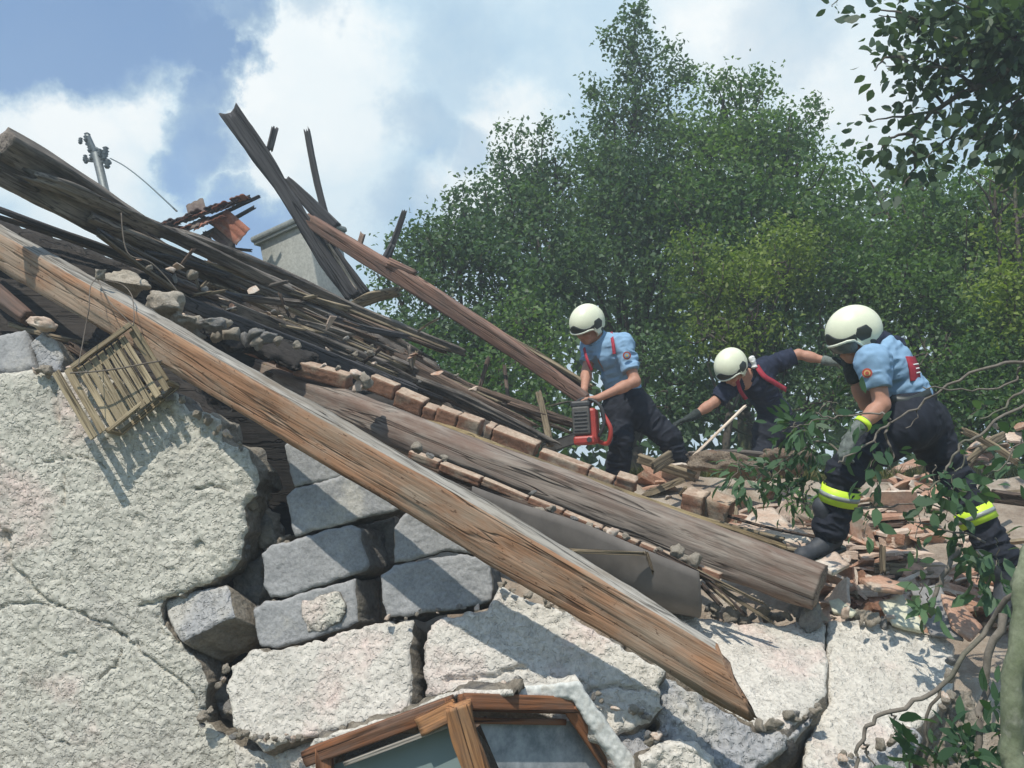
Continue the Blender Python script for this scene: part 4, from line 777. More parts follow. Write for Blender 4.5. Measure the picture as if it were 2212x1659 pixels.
slab('roof_boarding', ('added boards painted near-black for the dark behind the open wall gap', 'boarding'), [(420, 860), (560, 900), (700, 960), (860, 1060), (900, 1180), (860, 1300), (560, 1520), (420, 1500), (470, 1300), (500, 1150), (480, 960)],
     [(480, 900, 4.86), (860, 1060, 4.74), (520, 1400, 4.55)], thick=.03, step=8, jag=5, rough=.01, mats=('gap_shade', 'gap_shade'), seed=85)  # added sheet in place of the cavity's darkness

for k in range(16):
    x0 = rl.uniform(380, 1050); u0, l0 = lerp_path(x0); f = rl.uniform(.1, .9); y0 = u0 + (l0 - u0) * f; a = rl.uniform(-1.2, 2.4); ln = rl.uniform(22, 70); d_ = float(np.interp(x0, [180, 605, 1000, 1200], [4.8, 5.95, 6.4, 6.5])) - .06
    timber('splinter', ('short splinter lying across the slope of the plank heap', 'splinter', 'short splinters on the plank heap'), [(x0, y0, d_), (x0 + ln * math.cos(a), y0 + ln * math.sin(a) * .7, d_ + .03)], rl.uniform(4, 8), .7, 25, ['light', 'old', 'oldbrown'][k % 3], 470 + k, rough=.003, end=(.02, .03), step=.04)

T('dark rafter stump carrying the roof remnant left of the chimney', [(446, 500, 8.62), (470, 640, 8.6), (500, 860, 8.5)], 14, .6, 10, 'dark', 490, 'rafter', 'rafter')
T('second rafter stump under the roof remnant, nearer the chimney', [(500, 520, 8.65), (520, 660, 8.6), (545, 880, 8.5)], 12, .6, 10, 'dark', 491, 'rafter', 'rafter')
# ------------------------------------------------------------------ foliage
def leaves_mesh(name, C, size, mat_, parent, aspect=.55, up=.5, seed=1, rnd=None, tag=None, droop=0.0, dirs=None, full=False):
    r = np.random.default_rng(seed); n = len(C); sz = size * r.uniform(.6, 1.25, n)
    a = r.normal(size=(n, 3)) if dirs is None else dirs + .5 * r.normal(size=(n, 3)); a[:, 2] -= droop; a /= np.linalg.norm(a, axis=1)[:, None]
    b = r.normal(size=(n, 3)); b[:, 2] *= (1 - up); nrm = np.cross(a, np.cross(np.array((0, 0, 1.)) * up * 2 + b, a)); nrm /= np.linalg.norm(nrm, axis=1)[:, None] + 1e-9
    s = np.cross(a, nrm)
    L = a * sz[:, None]; Wd = s * (sz * aspect * .5)[:, None]
    fo = lambda t, w, z: C + L * t + Wd * w + nrm * (sz * z)[:, None]
    K = 8 if full else 4
    if full: V = np.stack([fo(0, 0, 0), fo(.28, .85, .05), fo(.55, 1, .06), fo(.82, .6, 0), fo(1, 0, -.14), fo(.80, -.6, .0), fo(.55, -1, .06), fo(.26, -.85, .05)], 1).reshape(-1, 3)
    else: V = np.stack([C, fo(.45, 1, .10), fo(1, 0, -.12), fo(.45, -1, .10)], 1).reshape(-1, 3)
    me = bpy.data.meshes.new(name); c = C.mean(0)
    me.vertices.add(K * n); me.vertices.foreach_set('co', (V - c).astype(np.float32).ravel()); me.loops.add(n * K); me.loops.foreach_set('vertex_index', np.arange(K * n, dtype=np.int32))
    me.polygons.add(n); me.polygons.foreach_set('loop_start', (np.arange(n) * K).astype(np.int32)); me.update(calc_edges=True)
    at = me.attributes.new('rnd', 'FLOAT', 'FACE'); v = r.uniform(0, 1, n) if rnd is None else np.clip(rnd + r.normal(0, .16, n), 0, 1)
    at.data.foreach_set('value', v.astype(np.float32)); me.materials.append(mat_)
    o = bpy.data.objects.new(name, me); COL.objects.link(o)
    if parent is not None: o.parent = parent; o.matrix_local = parent_inv(parent) @ Matrix.Translation(Vector(c))
    else: o.location = Vector(c)
    if tag: lab(o, *tag)
    return o
MT['leaf_dark'] = leafmat('leaf_dark', (.040, .090, .042), (.165, .25, .115), .36)
MT['leaf_mid'] = leafmat('leaf_mid', (.048, .112, .036), (.205, .30, .10), .40)
MT['leaf_yel'] = leafmat('leaf_yellow', (.06, .11, .025), (.26, .33, .075), .38)
MT['leaf_near'] = leafmat('leaf_near', (.032, .080, .038), (.11, .19, .095), .32)
MT['bark'] = stone('bark', (.06, .05, .04), (.14, .12, .095), (.10, .12, .06), 6, .8, 40, bd=.008)
MT['twig'] = stone('twig_bark', (.13, .11, .09), (.25, .22, .18), (.14, .15, .10), 8, .6, 60, bd=.003)
def tree(name, label, cat, base, blobs, dens_, size, m, seed, trunk=.12, cl=44, sig=.15, sprigs=(), grp='trees behind the collapsed house'):
    """blobs [(x, y, depth, radius px, fill)]: the crown's lobes, each reached by a limb of its own"""
    r = np.random.default_rng(seed); B = np.array(P(*base)); B[2] = min(B[2], float(Hgt(B[0], B[1])))
    t = empty(name, B, label, cat, grp)
    cs = []; hue = []
    limbs = []
    cen = [np.array(P(x, y, d)) for x, y, d, *_ in blobs]
    fork = B + (np.mean(cen, axis=0) - B) * np.array((.25, .25, .42))
    limbs.append(tube(smooth_path([B, B + (fork - B) * .5 + r.normal(0, .06, 3), fork], 14), np.linspace(trunk, trunk * .7, 14), 9, wob=.02))
    for (x, y, d, rp, f), c in zip(blobs, cen):
        R_ = M(rp, d); top = c + np.array((0, 0, R_ * .5))
        mid = fork + (c - fork) * .5 + r.normal(0, .15, 3); mid[2] += .1
        limbs.append(tube(smooth_path([fork, mid, c, top], 16), np.linspace(trunk * .32, .006, 16), 6, wob=.01))
        for _ in range(6):
            e = c + r.normal(size=3) * R_ * .55; a0 = c + (mid - c) * r.uniform(0, .5)
            limbs.append(tube(smooth_path([a0, (a0 + e) / 2 + r.normal(0, .05, 3), e], 7), np.linspace(.018, .004, 7), 4))
        k = int(dens_ * f * R_ ** 2 * 24); u = r.normal(size=(k, 3)); u /= np.linalg.norm(u, axis=1)[:, None]
        rad = R_ * (r.uniform(.12, 1, k) ** .45) * (1 + .30 * fbm(u * 2.2 + seed + x * .01, 3, seed))
        q = c + u * rad[:, None] * np.array((1, .9, .95))
        keep = fbm(q * 2.3, 3, seed + 2) > -.34 * f; q = q[keep]; k = len(q)
        g = fbm(q * 1.1, 2, seed + 8) * .35 + .45
        n_ = r.integers(int(cl * .5), int(cl * 1.5), k); ci = np.repeat(np.arange(k), n_)
        cs.append(q[ci] + r.normal(0, sig, (len(ci), 3)) * np.array((1, 1, .8))); hue.append(g[ci])
    for (pts, d, n_) in sprigs:
        pth = smooth_path([P(x, y, d) for x, y in pts], 30); limbs.append(tube(pth, np.linspace(.014, .003, 30), 5))
        tt = r.uniform(.08, 1, n_) ** .8; i = (tt * 29).astype(int); q = pth[i] + r.normal(0, 1, (n_, 3)) * (.19 * (1.1 - tt) + .05)[:, None]
        n2 = np.repeat(np.arange(n_), 6); cs.append(q[n2] + r.normal(0, .05, (len(n2), 3))); hue.append(np.full(len(n2), .35))
    V, Fc = join(limbs); mesh_np('trunk', V, Fc, MT['bark'], t)
    C = np.concatenate(cs); hu = np.concatenate(hue)
    leaves_mesh('crown', C, size * .86, MT[m], t, .62, .62, seed, hu)
    return len(C)
NL = 0
NL = 0
NL += tree('bush_tree', 'low bushy tree left of the others, its crown starting at the chimney rafters', 'tree', (1000, 1000, 11.5),
  [(850, 600, 11.5, 60, .7), (930, 560, 11.5, 80, 1), (990, 500, 11.6, 75, 1), (1040, 560, 11.2, 100, 1), (1100, 470, 12, 80, 1), (1180, 480, 12, 90, 1), (960, 680, 11, 110, 1), (1100, 650, 11, 110, 1), (860, 730, 11, 80, .9), (1010, 790, 10.6, 100, 1), (1180, 560, 11.5, 90, 1), (900, 800, 10.6, 90, .9)],
  9, .085, 'leaf_dark', 11, sprigs=[([(1010, 520), (1000, 450), (990, 420)], 11.5, 40), ([(930, 560), (900, 520), (880, 505)], 11.4, 40), ([(1060, 480), (1050, 420), (1045, 405)], 11.6, 30)])
NL += tree('slender_tree', 'thin topped tree with see-through upper twigs between the bushy and the tallest tree', 'tree', (1180, 1000, 12.5),
  [(1150, 390, 12.5, 60, .45), (1200, 370, 12.5, 50, .4), (1110, 400, 12.5, 45, .4), (1215, 440, 12.5, 70, .8), (1130, 450, 12.5, 60, .6)],
  8, .085, 'leaf_dark', 12, trunk=.08, sprigs=[([(1180, 450), (1170, 340), (1178, 262)], 12.5, 70), ([(1150, 430), (1120, 340), (1105, 285)], 12.5, 60), ([(1130, 440), (1090, 370), (1070, 335)], 12.5, 50), ([(1200, 440), (1235, 360), (1250, 320)], 12.5, 60)])
NL += tree('tall_tree', 'tallest tree with a long thin leafy leader above the saw man', 'tree', (1370, 1000, 12.5),
  [(1330, 300, 12.5, 75, .75), (1420, 290, 12.5, 75, .8), (1370, 230, 12.5, 50, .5), (1300, 390, 12.3, 90, 1), (1400, 400, 12, 110, 1), (1320, 500, 11.8, 110, 1), (1450, 480, 11.8, 110, 1), (1280, 600, 11.6, 100, .85), (1400, 590, 11.5, 100, .85), (1290, 700, 12.3, 60, .35), (1430, 690, 11.6, 70, .8)],
  9, .085, 'leaf_dark', 13, trunk=.16, sprigs=[([(1370, 260), (1385, 170), (1372, 90), (1380, 18)], 12.5, 170), ([(1380, 130), (1340, 90), (1318, 80)], 12.5, 40), ([(1390, 150), (1420, 120), (1442, 108)], 12.5, 40), ([(1410, 260), (1450, 180), (1490, 155)], 12.5, 90), ([(1330, 270), (1300, 210), (1282, 195)], 12.5, 60), ([(1400, 230), (1380, 170), (1350, 150)], 12.5, 60)])
NL += tree('round_tree', 'round crowned green tree behind the middle man', 'tree', (1600, 1000, 11.5),
  [(1560, 240, 12, 70, .8), (1600, 210, 12, 55, .6), (1640, 270, 12, 80, .85), (1530, 310, 11.8, 80, .9), (1700, 290, 12, 60, .7), (1600, 360, 11.5, 120, 1), (1720, 380, 11.5, 100, 1), (1520, 450, 11.2, 110, 1), (1660, 500, 11, 130, 1), (1780, 480, 11.2, 110, 1), (1560, 590, 10.8, 110, 1), (1700, 620, 10.7, 100, .8)],
  9, .085, 'leaf_mid', 14, trunk=.15, sprigs=[([(1570, 250), (1555, 200), (1550, 175)], 12, 50), ([(1620, 240), (1640, 190), (1650, 172)], 12, 50), ([(1700, 300), (1745, 255), (1770, 235)], 12, 50)])
NL += tree('bright_bush', 'yellow green sunlit bush hanging behind the helmet of the middle man', 'bush', (1580, 1000, 9.5),
  [(1540, 640, 9.6, 70, .9), (1600, 620, 9.6, 80, 1), (1570, 720, 9.4, 70, 1), (1620, 700, 9.4, 60, .9), (1500, 560, 9.8, 60, .7), (1700, 560, 9.8, 90, .8), (1510, 700, 9.5, 40, .7)],
  13, .065, 'leaf_yel', 15, trunk=.06, cl=36, sig=.12, grp='bushes behind the men')
NL += tree('right_tree', 'wide tree at the right behind the front man', 'tree', (2050, 1050, 10.5),
  [(1890, 560, 10.5, 110, 1), (2000, 500, 10.5, 110, 1), (2110, 480, 10.2, 110, 1), (2200, 560, 10, 110, 1), (1950, 640, 10, 110, 1), (2090, 640, 9.8, 120, 1), (2200, 720, 9.6, 110, 1), (1830, 620, 10.4, 70, .7), (2250, 420, 10.2, 120, 1), (1900, 430, 11, 60, .45), (1990, 400, 11, 60, .45)],
  9, .075, 'leaf_mid', 16, trunk=.15)
NL += tree('yellow_tree', 'yellow green tree at the right edge under the overhanging branches', 'tree', (2260, 1100, 8.5),
  [(2190, 380, 8.7, 60, .7), (2150, 440, 8.8, 60, .7), (2200, 500, 8.6, 80, .9), (2230, 400, 8.8, 90, .9), (2190, 620, 8.4, 80, 1), (2240, 700, 8.2, 80, 1)], 12, .065, 'leaf_yel', 17, trunk=.1, cl=36, sig=.12)
NL += tree('bramble_bush', 'leafy bush between the front man and the right edge', 'bush', (2100, 1000, 8.6),
  [(2080, 780, 8.6, 80, 1), (2170, 800, 8.4, 90, 1), (2000, 760, 8.8, 60, .9), (2120, 880, 8.2, 70, .9), (2200, 900, 8, 70, .9), (2050, 860, 8.5, 60, .8), (2240, 980, 7.8, 60, .8)],
  13, .065, 'leaf_mid', 18, trunk=.05, cl=36, sig=.12, grp='bushes behind the men')
NL += tree('shade_bush', 'dark bush filling the shade between the men', 'bush', (1750, 1000, 9.8),
  [(1450, 800, 10, 90, .9), (1500, 860, 9.8, 70, .8), (1700, 780, 10, 90, .9), (1780, 740, 10.2, 80, .7), (1740, 880, 9.6, 80, .9), (1800, 850, 9.6, 70, .9), (1860, 780, 9.8, 70, .8), (1420, 880, 9.8, 60, .7)],
  10, .07, 'leaf_dark', 19, trunk=.05, grp='bushes behind the men')
NL += tree('low_shrub', 'low shrubs seen under the reddish rafter left of the saw man', 'bush', (1050, 1000, 9.5),
  [(880, 800, 9.6, 70, .9), (980, 850, 9.4, 70, .9), (1080, 820, 9.5, 80, .8), (1160, 760, 9.8, 80, .6), (1080, 920, 9, 60, .9), (1180, 880, 9.2, 60, .7), (1150, 680, 10, 60, .5)],
  10, .07, 'leaf_mid', 20, trunk=.05, grp='bushes behind the men')
print('leaves', NL)
# far row of trees closing the horizon, beyond the ones you can tell apart
def far_hedge():
    r = np.random.default_rng(5); n = 60000
    x = r.uniform(-30, 34, n); y = r.uniform(15, 18, n); top = np.interp(x, [-3, -1.5, 0, 1.5, 3], [4.0, 4.2, 6.4, 7.6, 7.4]) + .8 * noise3(np.stack([x * .7, y * 0, y * 0], 1), 3)
    top *= np.where(x < -1.5, .55, 1.0) if False else 1
    C = np.stack([x, y, r.uniform(0, 1, n) ** .8 * top], 1)
    o = leaves_mesh('hedge', C, .30, MT['leaf_dark'], None, .7, .4, 5, noise3(C * .8, 4) * .3 + .4); lab(o, 'far hedge of mixed trees closing the view', kind='stuff')
far_hedge()
# grass on the bank
def grass():
    r = np.random.default_rng(9); n = 26000; x = r.uniform(-1.5, 5.5, n); y = r.uniform(7.0, 10.2, n); k = fbm(np.stack([x, y, x * 0], 1) * 1.5, 2, 3) > -.5
    x, y = x[k], y[k]; C = np.stack([x, y, Hgt(x, y) + .01], 1); d = r.normal(0, .45, (len(x), 3)); d[:, 2] = 1.2
    leaves_mesh('grass', C, .13, MT['grassblade'], None, .09, 0, 9, None, ('short dry grass on the bank behind the rubble', None, None, 'stuff'), dirs=d)
MT['grassblade'] = leafmat('grass_blade', (.05, .07, .02), (.20, .18, .07), .3)
grass()
# ------------------------------------------------------------------ near branches
def branch(name, label, cat, twigs, m='leaf_near', leaf=.07, seed=1, aspect=.4, grp=None, bark='twig', droop=.4, jit=.02):
    """twigs: [(path[(x,y,d)], r0, r1, leaves, spread)]"""
    r = np.random.default_rng(seed); t = empty(name, P(*twigs[0][0][0]), label, cat, grp); ls = []; C = []; D_ = []
    for pts, r0, r1, nl, sp in twigs:
        n = max(10, len(pts) * 6); pth = smooth_path([P(*p) for p in pts], n) + (jit * .5) * np.stack([noise3(np.arange(n)[:, None] * np.array((.5, .0, .0)) + seed + k * 9, k) for k in range(3)], 1)
        ls.append(tube(pth, np.linspace(r0, r1, n), 7))
        if nl:
            tt = r.uniform(.25, 1, nl); i = np.clip((tt * (n - 1)).astype(int), 1, n - 1); tan = pth[i] - pth[i - 1]; tan /= np.linalg.norm(tan, axis=1)[:, None] + 1e-9
            side = r.normal(size=(nl, 3)); st = pth[i] + side * sp; C.append(st); D_.append(tan * .7 + side * .9)
    V, Fc = join(ls); mesh_np('stem', V, Fc, MT[bark], t)
    if C:
        C = np.concatenate(C); leaves_mesh('foliage', C, leaf, MT[m], t, aspect, .3, seed, np.clip(fbm(C * 3, 2, seed) * .4 + .5, 0, 1), dirs=np.concatenate(D_), droop=droop, full=True)
    return t
MT['leaf_over'] = leafmat('leaf_overhang', (.028, .060, .032), (.10, .155, .075), .3)
r_ = np.random.default_rng(21)
tw = [([(2330, 60, 6.0), (2240, 110, 6.0), (2180, 150, 6.0), (2110, 190, 6), (2040, 225, 6), (1985, 275, 6), (1968, 330, 6)], .035, .008, 60, .08)]
for (a, b, n) in [((2240, 110), (2060, 20), 130), ((2180, 150), (1990, 60), 150), ((2180, 150), (1915, 140), 90), ((2100, 110), (1900, 30), 120), ((2200, 60), (2010, -20), 120), ((2230, 180), (2120, 300), 150), ((2200, 200), (2060, 330), 120),
                  ((2110, 190), (1960, 120), 120), ((2040, 225), (1990, 190), 60), ((2280, 150), (2190, 300), 190), ((2290, 40), (2150, -20), 170), ((2260, 100), (2150, 60), 220), ((2250, 60), (2090, 90), 200), ((2260, 130), (2140, 140), 160),
                  ((1975, 290), (1900, 330), 60), ((1970, 320), (1950, 400), 60), ((2040, 240), (1880, 260), 24), ((2090, 260), (2000, 340), 60), ((2240, 240), (2200, 400), 130), ((2280, 220), (2230, 350), 160), ((1985, 60), (1880, 20), 50), ((1960, 130), (1890, 150), 30)]:
    m_ = ((a[0] + b[0]) / 2 + r_.uniform(-20, 20), (a[1] + b[1]) / 2 + r_.uniform(-20, 10))
    tw.append(([(*a, 6 + r_.uniform(-.2, .2)), (*m_, 6 + r_.uniform(-.2, .2)), (*b, 6 + r_.uniform(-.3, .3))], .013, .003, int(n * .72), .09))
branch('overhanging_tree_branch', 'dark branches with big leaves overhanging the top right corner', 'branch', tw, 'leaf_over', .095, 31, .6, bark='bark')
branch('twig_end', 'tiny twig with three leaves at the very top edge', 'twig', [([(1830, -60, 5.5), (1812, -10, 5.5), (1795, 14, 5.5)], .006, .002, 7, .03)], 'leaf_over', .07, 32, .5)
branch('fallen_branch', 'leafless forked grey branch crossing in front of the front man', 'branch',
  [([(2260, 776, 3.9), (2212, 780, 3.9), (2150, 788, 3.9), (2060, 826, 3.92), (1980, 880, 3.95), (1920, 912, 3.95)], .009, .004, 0, .02),
   ([(2212, 840, 3.9), (2165, 880, 3.9), (2120, 905, 3.9)], .007, .003, 4, .03), ([(2205, 780, 3.9), (2195, 815, 3.9), (2150, 838, 3.9), (2080, 842, 3.9), (1990, 836, 3.92)], .006, .003, 0, .02),
   ([(1920, 912, 3.95), (1885, 948, 3.95), (1840, 980, 3.95), (1812, 1000, 3.95)], .006, .003, 14, .035), ([(1912, 918, 3.95), (1918, 960, 3.95), (1930, 990, 3.95), (1916, 1018, 3.95)], .006, .003, 10, .035),
   ([(1922, 905, 3.95), (1900, 892, 3.98), (1840, 896, 4.0), (1790, 902, 4), (1760, 890, 4)], .005, .003, 12, .03), ([(1790, 902, 4), (1740, 915, 4), (1710, 922, 4)], .003, .002, 16, .04),
   ([(1985, 878, 3.95), (1978, 900, 3.95), (1960, 925, 3.95)], .003, .002, 0, .03)], 'leaf_near', .075, 33, .4)
branch('fallen_branch', 'forked twig hanging over the thigh of the front man', 'branch',
  [([(2260, 850, 3.8), (2160, 905, 3.8), (2105, 945, 3.8), (2074, 965, 3.8), (2050, 1010, 3.8), (2025, 1040, 3.8), (2000, 1060, 3.8)], .007, .004, 6, .03), ([(2074, 965, 3.8), (2082, 995, 3.8), (2060, 1020, 3.8)], .004, .003, 0, .03),
   ([(2110, 1060, 3.8), (2140, 1025, 3.8), (2170, 1000, 3.8), (2200, 960, 3.8), (2230, 930, 3.8)], .004, .003, 12, .04), ([(2055, 1030, 3.8), (2065, 1055, 3.8), (2110, 1060, 3.8)], .003, .002, 30, .05)], 'leaf_near', .08, 34, .45)
lt = []
for (x0, y0, x1, y1, n) in [(1690, 1000, 1620, 1050, 30), (1700, 1010, 1640, 1075, 26), (1730, 900, 1700, 960, 30), (1740, 930, 1690, 930, 26), (1745, 935, 1760, 1000, 30), (1700, 1020, 1700, 1100, 26), (1620, 1000, 1570, 1050, 24), (1600, 1010, 1600, 1080, 22), (1740, 1080, 1760, 1040, 26), (1770, 890, 1810, 870, 10), (1740, 1090, 1720, 1040, 26)]:
    lt.append(([(x0, y0, 4.75), ((x0 + x1) / 2, (y0 + y1) / 2 - 10, 4.72), (x1, y1, 4.7)], .004, .002, n, .045))
lt.append(([(1830, 985, 4.6), (1770, 955, 4.7), (1700, 990, 4.75), (1640, 1010, 4.75), (1580, 1000, 4.75)], .006, .003, 20, .05))
branch('leafy_branch', 'fallen branch with long bluish green leaves lying left of the front man', 'branch', lt, 'leaf_near', .085, 35, .3)
lt = []
for k, (x, y, n) in enumerate([(1880, 1010, 14), (1890, 1080, 16), (1870, 1140, 16), (2000, 1100, 14), (2010, 1060, 14), (2045, 1110, 16), (2060, 1150, 12), (1980, 1150, 12), (2120, 1060, 14)]):
    lt.append(([(x + 14, y - 60, 4.0), (x + 4, y - 20, 4.0), (x, y + 20, 4.0)], .003, .0015, n, .03))
lt.append(([(1850, 1095, 4.05), (1920, 1092, 4.0), (1990, 1085, 4.0), (2080, 1120, 4.0)], .005, .003, 6, .03))
branch('leafy_branch', 'drooping leafy twigs in front of the legs of the front man', 'branch', [(a, b, c, int(e * .55), f) for a, b, c, e, f in lt], 'leaf_near', .085, 36, .5)
lt = [([(2070, 1180, 3.9), (2040, 1240, 3.9), (2020, 1290, 3.9), (2010, 1330, 3.9)], .012, .009, 4, .03), ([(2130, 1170, 3.9), (2060, 1145, 3.95), (1960, 1130, 4.0)], .006, .003, 8, .03)]
for (x, y, n) in [(1985, 1310, 8), (2000, 1350, 8), (2110, 1260, 16), (2130, 1290, 14), (2150, 1230, 12)]: lt.append(([(x, y - 70, 3.85), (x + 6, y - 30, 3.85), (x, y, 3.85)], .003, .002, n, .03))
branch('leafy_branch', 'leafy stick propped over the brick rubble by the rear boot', 'branch', lt, 'leaf_near', .10, 37, .45)
branch('tree_trunk', 'mossy green young trunk standing at the right edge', 'trunk', [([(2196, 2300, 2.6), (2196, 1660, 2.6), (2198, 1500, 2.62), (2204, 1350, 2.65), (2212, 1240, 2.7), (2240, 1100, 2.75), (2262, 700, 2.9)], .036, .024, 0, .03)], bark='moss', seed=38) if False else None
MT['moss'] = stone('mossy_bark', (.13, .155, .085), (.26, .28, .19), (.36, .36, .28), 8, .6, 60, bd=.003, patch=9, patch_lo=.6)
branch('tree_trunk', 'mossy green young trunk standing at the right edge', 'trunk', [([(2196, 2300, 2.6), (2192, 1760, 2.6), (2190, 1600, 2.62), (2196, 1400, 2.65), (2214, 1240, 2.7), (2250, 1100, 2.75), (2300, 700, 2.9)], .040, .024, 0, .03)], bark='moss', seed=38)
branch('bare_branch', 'bent bare branch arching down over the sunlit slab at lower right', 'branch',
  [([(2205, 1270, 2.9), (2175, 1300, 2.95), (2140, 1350, 3.0), (2090, 1410, 3.0), (2030, 1480, 3.0), (1960, 1520, 3.0), (1900, 1548, 3.0), (1868, 1580, 3.0), (1852, 1625, 2.98), (1840, 1700, 2.95)], .010, .006, 0, .03),
   ([(2170, 1330, 2.95), (2145, 1400, 2.95), (2130, 1480, 2.95), (2115, 1560, 2.9), (2100, 1700, 2.85)], .014, .010, 0, .03), ([(2035, 1480, 3.0), (2010, 1540, 3.0), (2000, 1600, 3.0), (1995, 1680, 3)], .006, .004, 4, .03),
   ([(1925, 1535, 3.0), (1938, 1570, 3.0), (1960, 1600, 3.0)], .004, .002, 0, .03), ([(1865, 1600, 3.0), (1880, 1630, 3.0), (1900, 1665, 3)], .004, .002, 0, .03)], 'leaf_near', .07, 39, .4, bark='twig')
lt = []
for (x, y, x1, y1, n) in [(2100, 1700, 2060, 1580, 26), (2150, 1700, 2150, 1570, 30), (2060, 1720, 2010, 1620, 22), (2200, 1700, 2212, 1560, 30), (2030, 1720, 1990, 1650, 18), (2130, 1720, 2100, 1620, 26), (1940, 1730, 1960, 1640, 12)]:
    lt.append(([(x, y, 2.9), ((x + x1) / 2 + 10, (y + y1) / 2, 2.88), (x1, y1, 2.85)], .005, .002, int(n * 1.1), .05))
branch('weeds', 'green narrow leaved weeds in the bottom right corner', 'plant', lt, 'leaf_near', .085, 40, .35, droop=0)
tuft = []
for k in range(16): a = k * .4 - 3; tuft.append(([(1745, 1105, 5.2), (1745 + 18 * math.sin(a), 1085, 5.2), (1745 + 40 * math.sin(a), 1070 + 25 * abs(math.sin(a * 1.7)), 5.2)], .003, .001, 3, .02))
branch('grass_tuft', 'bright green grass tuft on the mound beside the front knee', 'plant', tuft, 'leaf_tuft', .09, 41, .15) if False else None
MT['leaf_tuft'] = leafmat('leaf_tuft', (.06, .14, .04), (.16, .30, .09), .3)
branch('grass_tuft', 'bright green grass tuft on the mound beside the front knee', 'plant', tuft, 'leaf_tuft', .09, 41, .15)
# ------------------------------------------------------------------ rubble
def gpt(x, y):
    """where the sight line at (x, y) meets the mound"""
    lo, hi = 3.4, 11.0; prev = 3.4
    for d in np.arange(3.6, 10.5, .04):
        p = P(x, y, d)
        if p.z < float(Hgt(p.x, p.y)): return P(x, y, d - .02), d
    return P(x, y, 7.5), 7.5
def shard(seed, w=.2, l=.26, t=.014, curve=.02):
    r = np.random.default_rng(seed); n = r.integers(5, 8); an = np.sort(r.uniform(0, 2 * math.pi, n)); an = np.linspace(0, 2 * math.pi, n, endpoint=False) + r.uniform(-.3, .3, n)
    poly = np.stack([np.cos(an) * w / 2 * r.uniform(.6, 1.15, n), np.sin(an) * l / 2 * r.uniform(.6, 1.15, n)], 1); poly = dens(poly, .02, .002, seed); k = len(poly)
    rings = []; 
    for s_ in (1, .66, .33): rings.append(poly * s_)
    V = []; 
    for z0 in (t / 2, -t / 2):
        for rg in rings:
            for x, y in rg: V.append((x, y, z0 - curve * (x / w * 2) ** 2 + .0015 * math.sin(x * 90)))
        V.append((0, 0, z0))
    m = 3 * k + 1; Fc = []
    for b_, fl in ((0, 0), (m, 1)):
        for q in range(2):
            for j in range(k):
                f = (b_ + q * k + j, b_ + q * k + (j + 1) % k, b_ + (q + 1) * k + (j + 1) % k, b_ + (q + 1) * k + j); Fc.append(f[::-1] if fl else f)
        for j in range(k):
            f = (b_ + 2 * k + j, b_ + 2 * k + (j + 1) % k, b_ + 3 * k); Fc.append(f[::-1] if fl else f)
    for j in range(k): Fc.append((j, m + j, m + (j + 1) % k, (j + 1) % k))
    me = bpy.data.meshes.new('shard'); me.from_pydata(V, [], Fc); return me
def lump(seed, sc=(1, .8, .6), n=3, amp=.28):
    bm = bmesh.new(); bmesh.ops.create_icosphere(bm, subdivisions=n, radius=.5)
    V = np.array([v.co[:] for v in bm.verts]); r = np.random.default_rng(seed)
    for _ in range(9):
        a = r.normal(size=3); a /= np.linalg.norm(a); h = r.uniform(.26, .42); q = V @ a; V = V - np.outer(np.clip(q - h, 0, 9), a) * .92
    V = V * (1 + amp * fbm(V * 3.2, 3, seed)[:, None]) * np.array(sc) + .015 * np.stack([noise3(V * 17, seed + k) for k in range(3)], 1)
    for v, c in zip(bm.verts, V): v.co = c
    me = bpy.data.meshes.new('lump'); bm.to_mesh(me); bm.free(); me.polygons.foreach_set('use_smooth', np.ones(len(me.polygons), bool)); return me
def brickmesh(seed, s=(.24, .115, .07), br=.5):
    bm = bmesh.new(); bmesh.ops.create_cube(bm, size=1); bmesh.ops.subdivide_edges(bm, edges=bm.edges, cuts=7, use_grid_fill=True)
    V = np.array([v.co[:] for v in bm.verts]); V[:, 0] = np.where(V[:, 0] > .3, V[:, 0] - br * .3 * np.abs(fbm(V * 5, 2, seed)) * (V[:, 0] > .3) * 1.5, V[:, 0])
    r_ = np.abs(V).max(1, keepdims=True); V *= 1 - .03 * np.clip((np.sort(np.abs(V), 1)[:, 1:2] - .4) * 10, 0, 1)
    V = V * np.array(s) + .003 * np.stack([noise3(V * 14, seed + k) for k in range(3)], 1)
    for v, c in zip(bm.verts, V): v.co = c
    me = bpy.data.meshes.new('brick'); bm.to_mesh(me); bm.free(); return me
import bmesh
def stickmesh(seed, l=.5, h=.022):
    r = np.random.default_rng(seed); n = 12; x = np.linspace(-l / 2, l / 2, n); pth = np.stack([x, .006 * noise3(np.stack([x * 6, x * 0, x * 0], 1), seed), x * 0], 1)
    V = []
    for i in range(n):
        s = h / 2 * (1 - .85 * max(0, (i - n + 4) / 3)) if i > n - 4 else h / 2
        for a, b in ((-1, -1), (1, -1), (1, 1), (-1, 1)): V.append(pth[i] + np.array((0, a * s * 1.6, b * s)))
    Fc = [(i * 4 + j, i * 4 + (j + 1) % 4, (i + 1) * 4 + (j + 1) % 4, (i + 1) * 4 + j) for i in range(n - 1) for j in range(4)] + [(3, 2, 1, 0), (4 * n - 4, 4 * n - 3, 4 * n - 2, 4 * n - 1)]
    me = bpy.data.meshes.new('stick'); me.from_pydata([tuple(v) for v in V], [], Fc); return me
def setm(me, m): me.materials.clear(); me.materials.append(MT[m]); return me
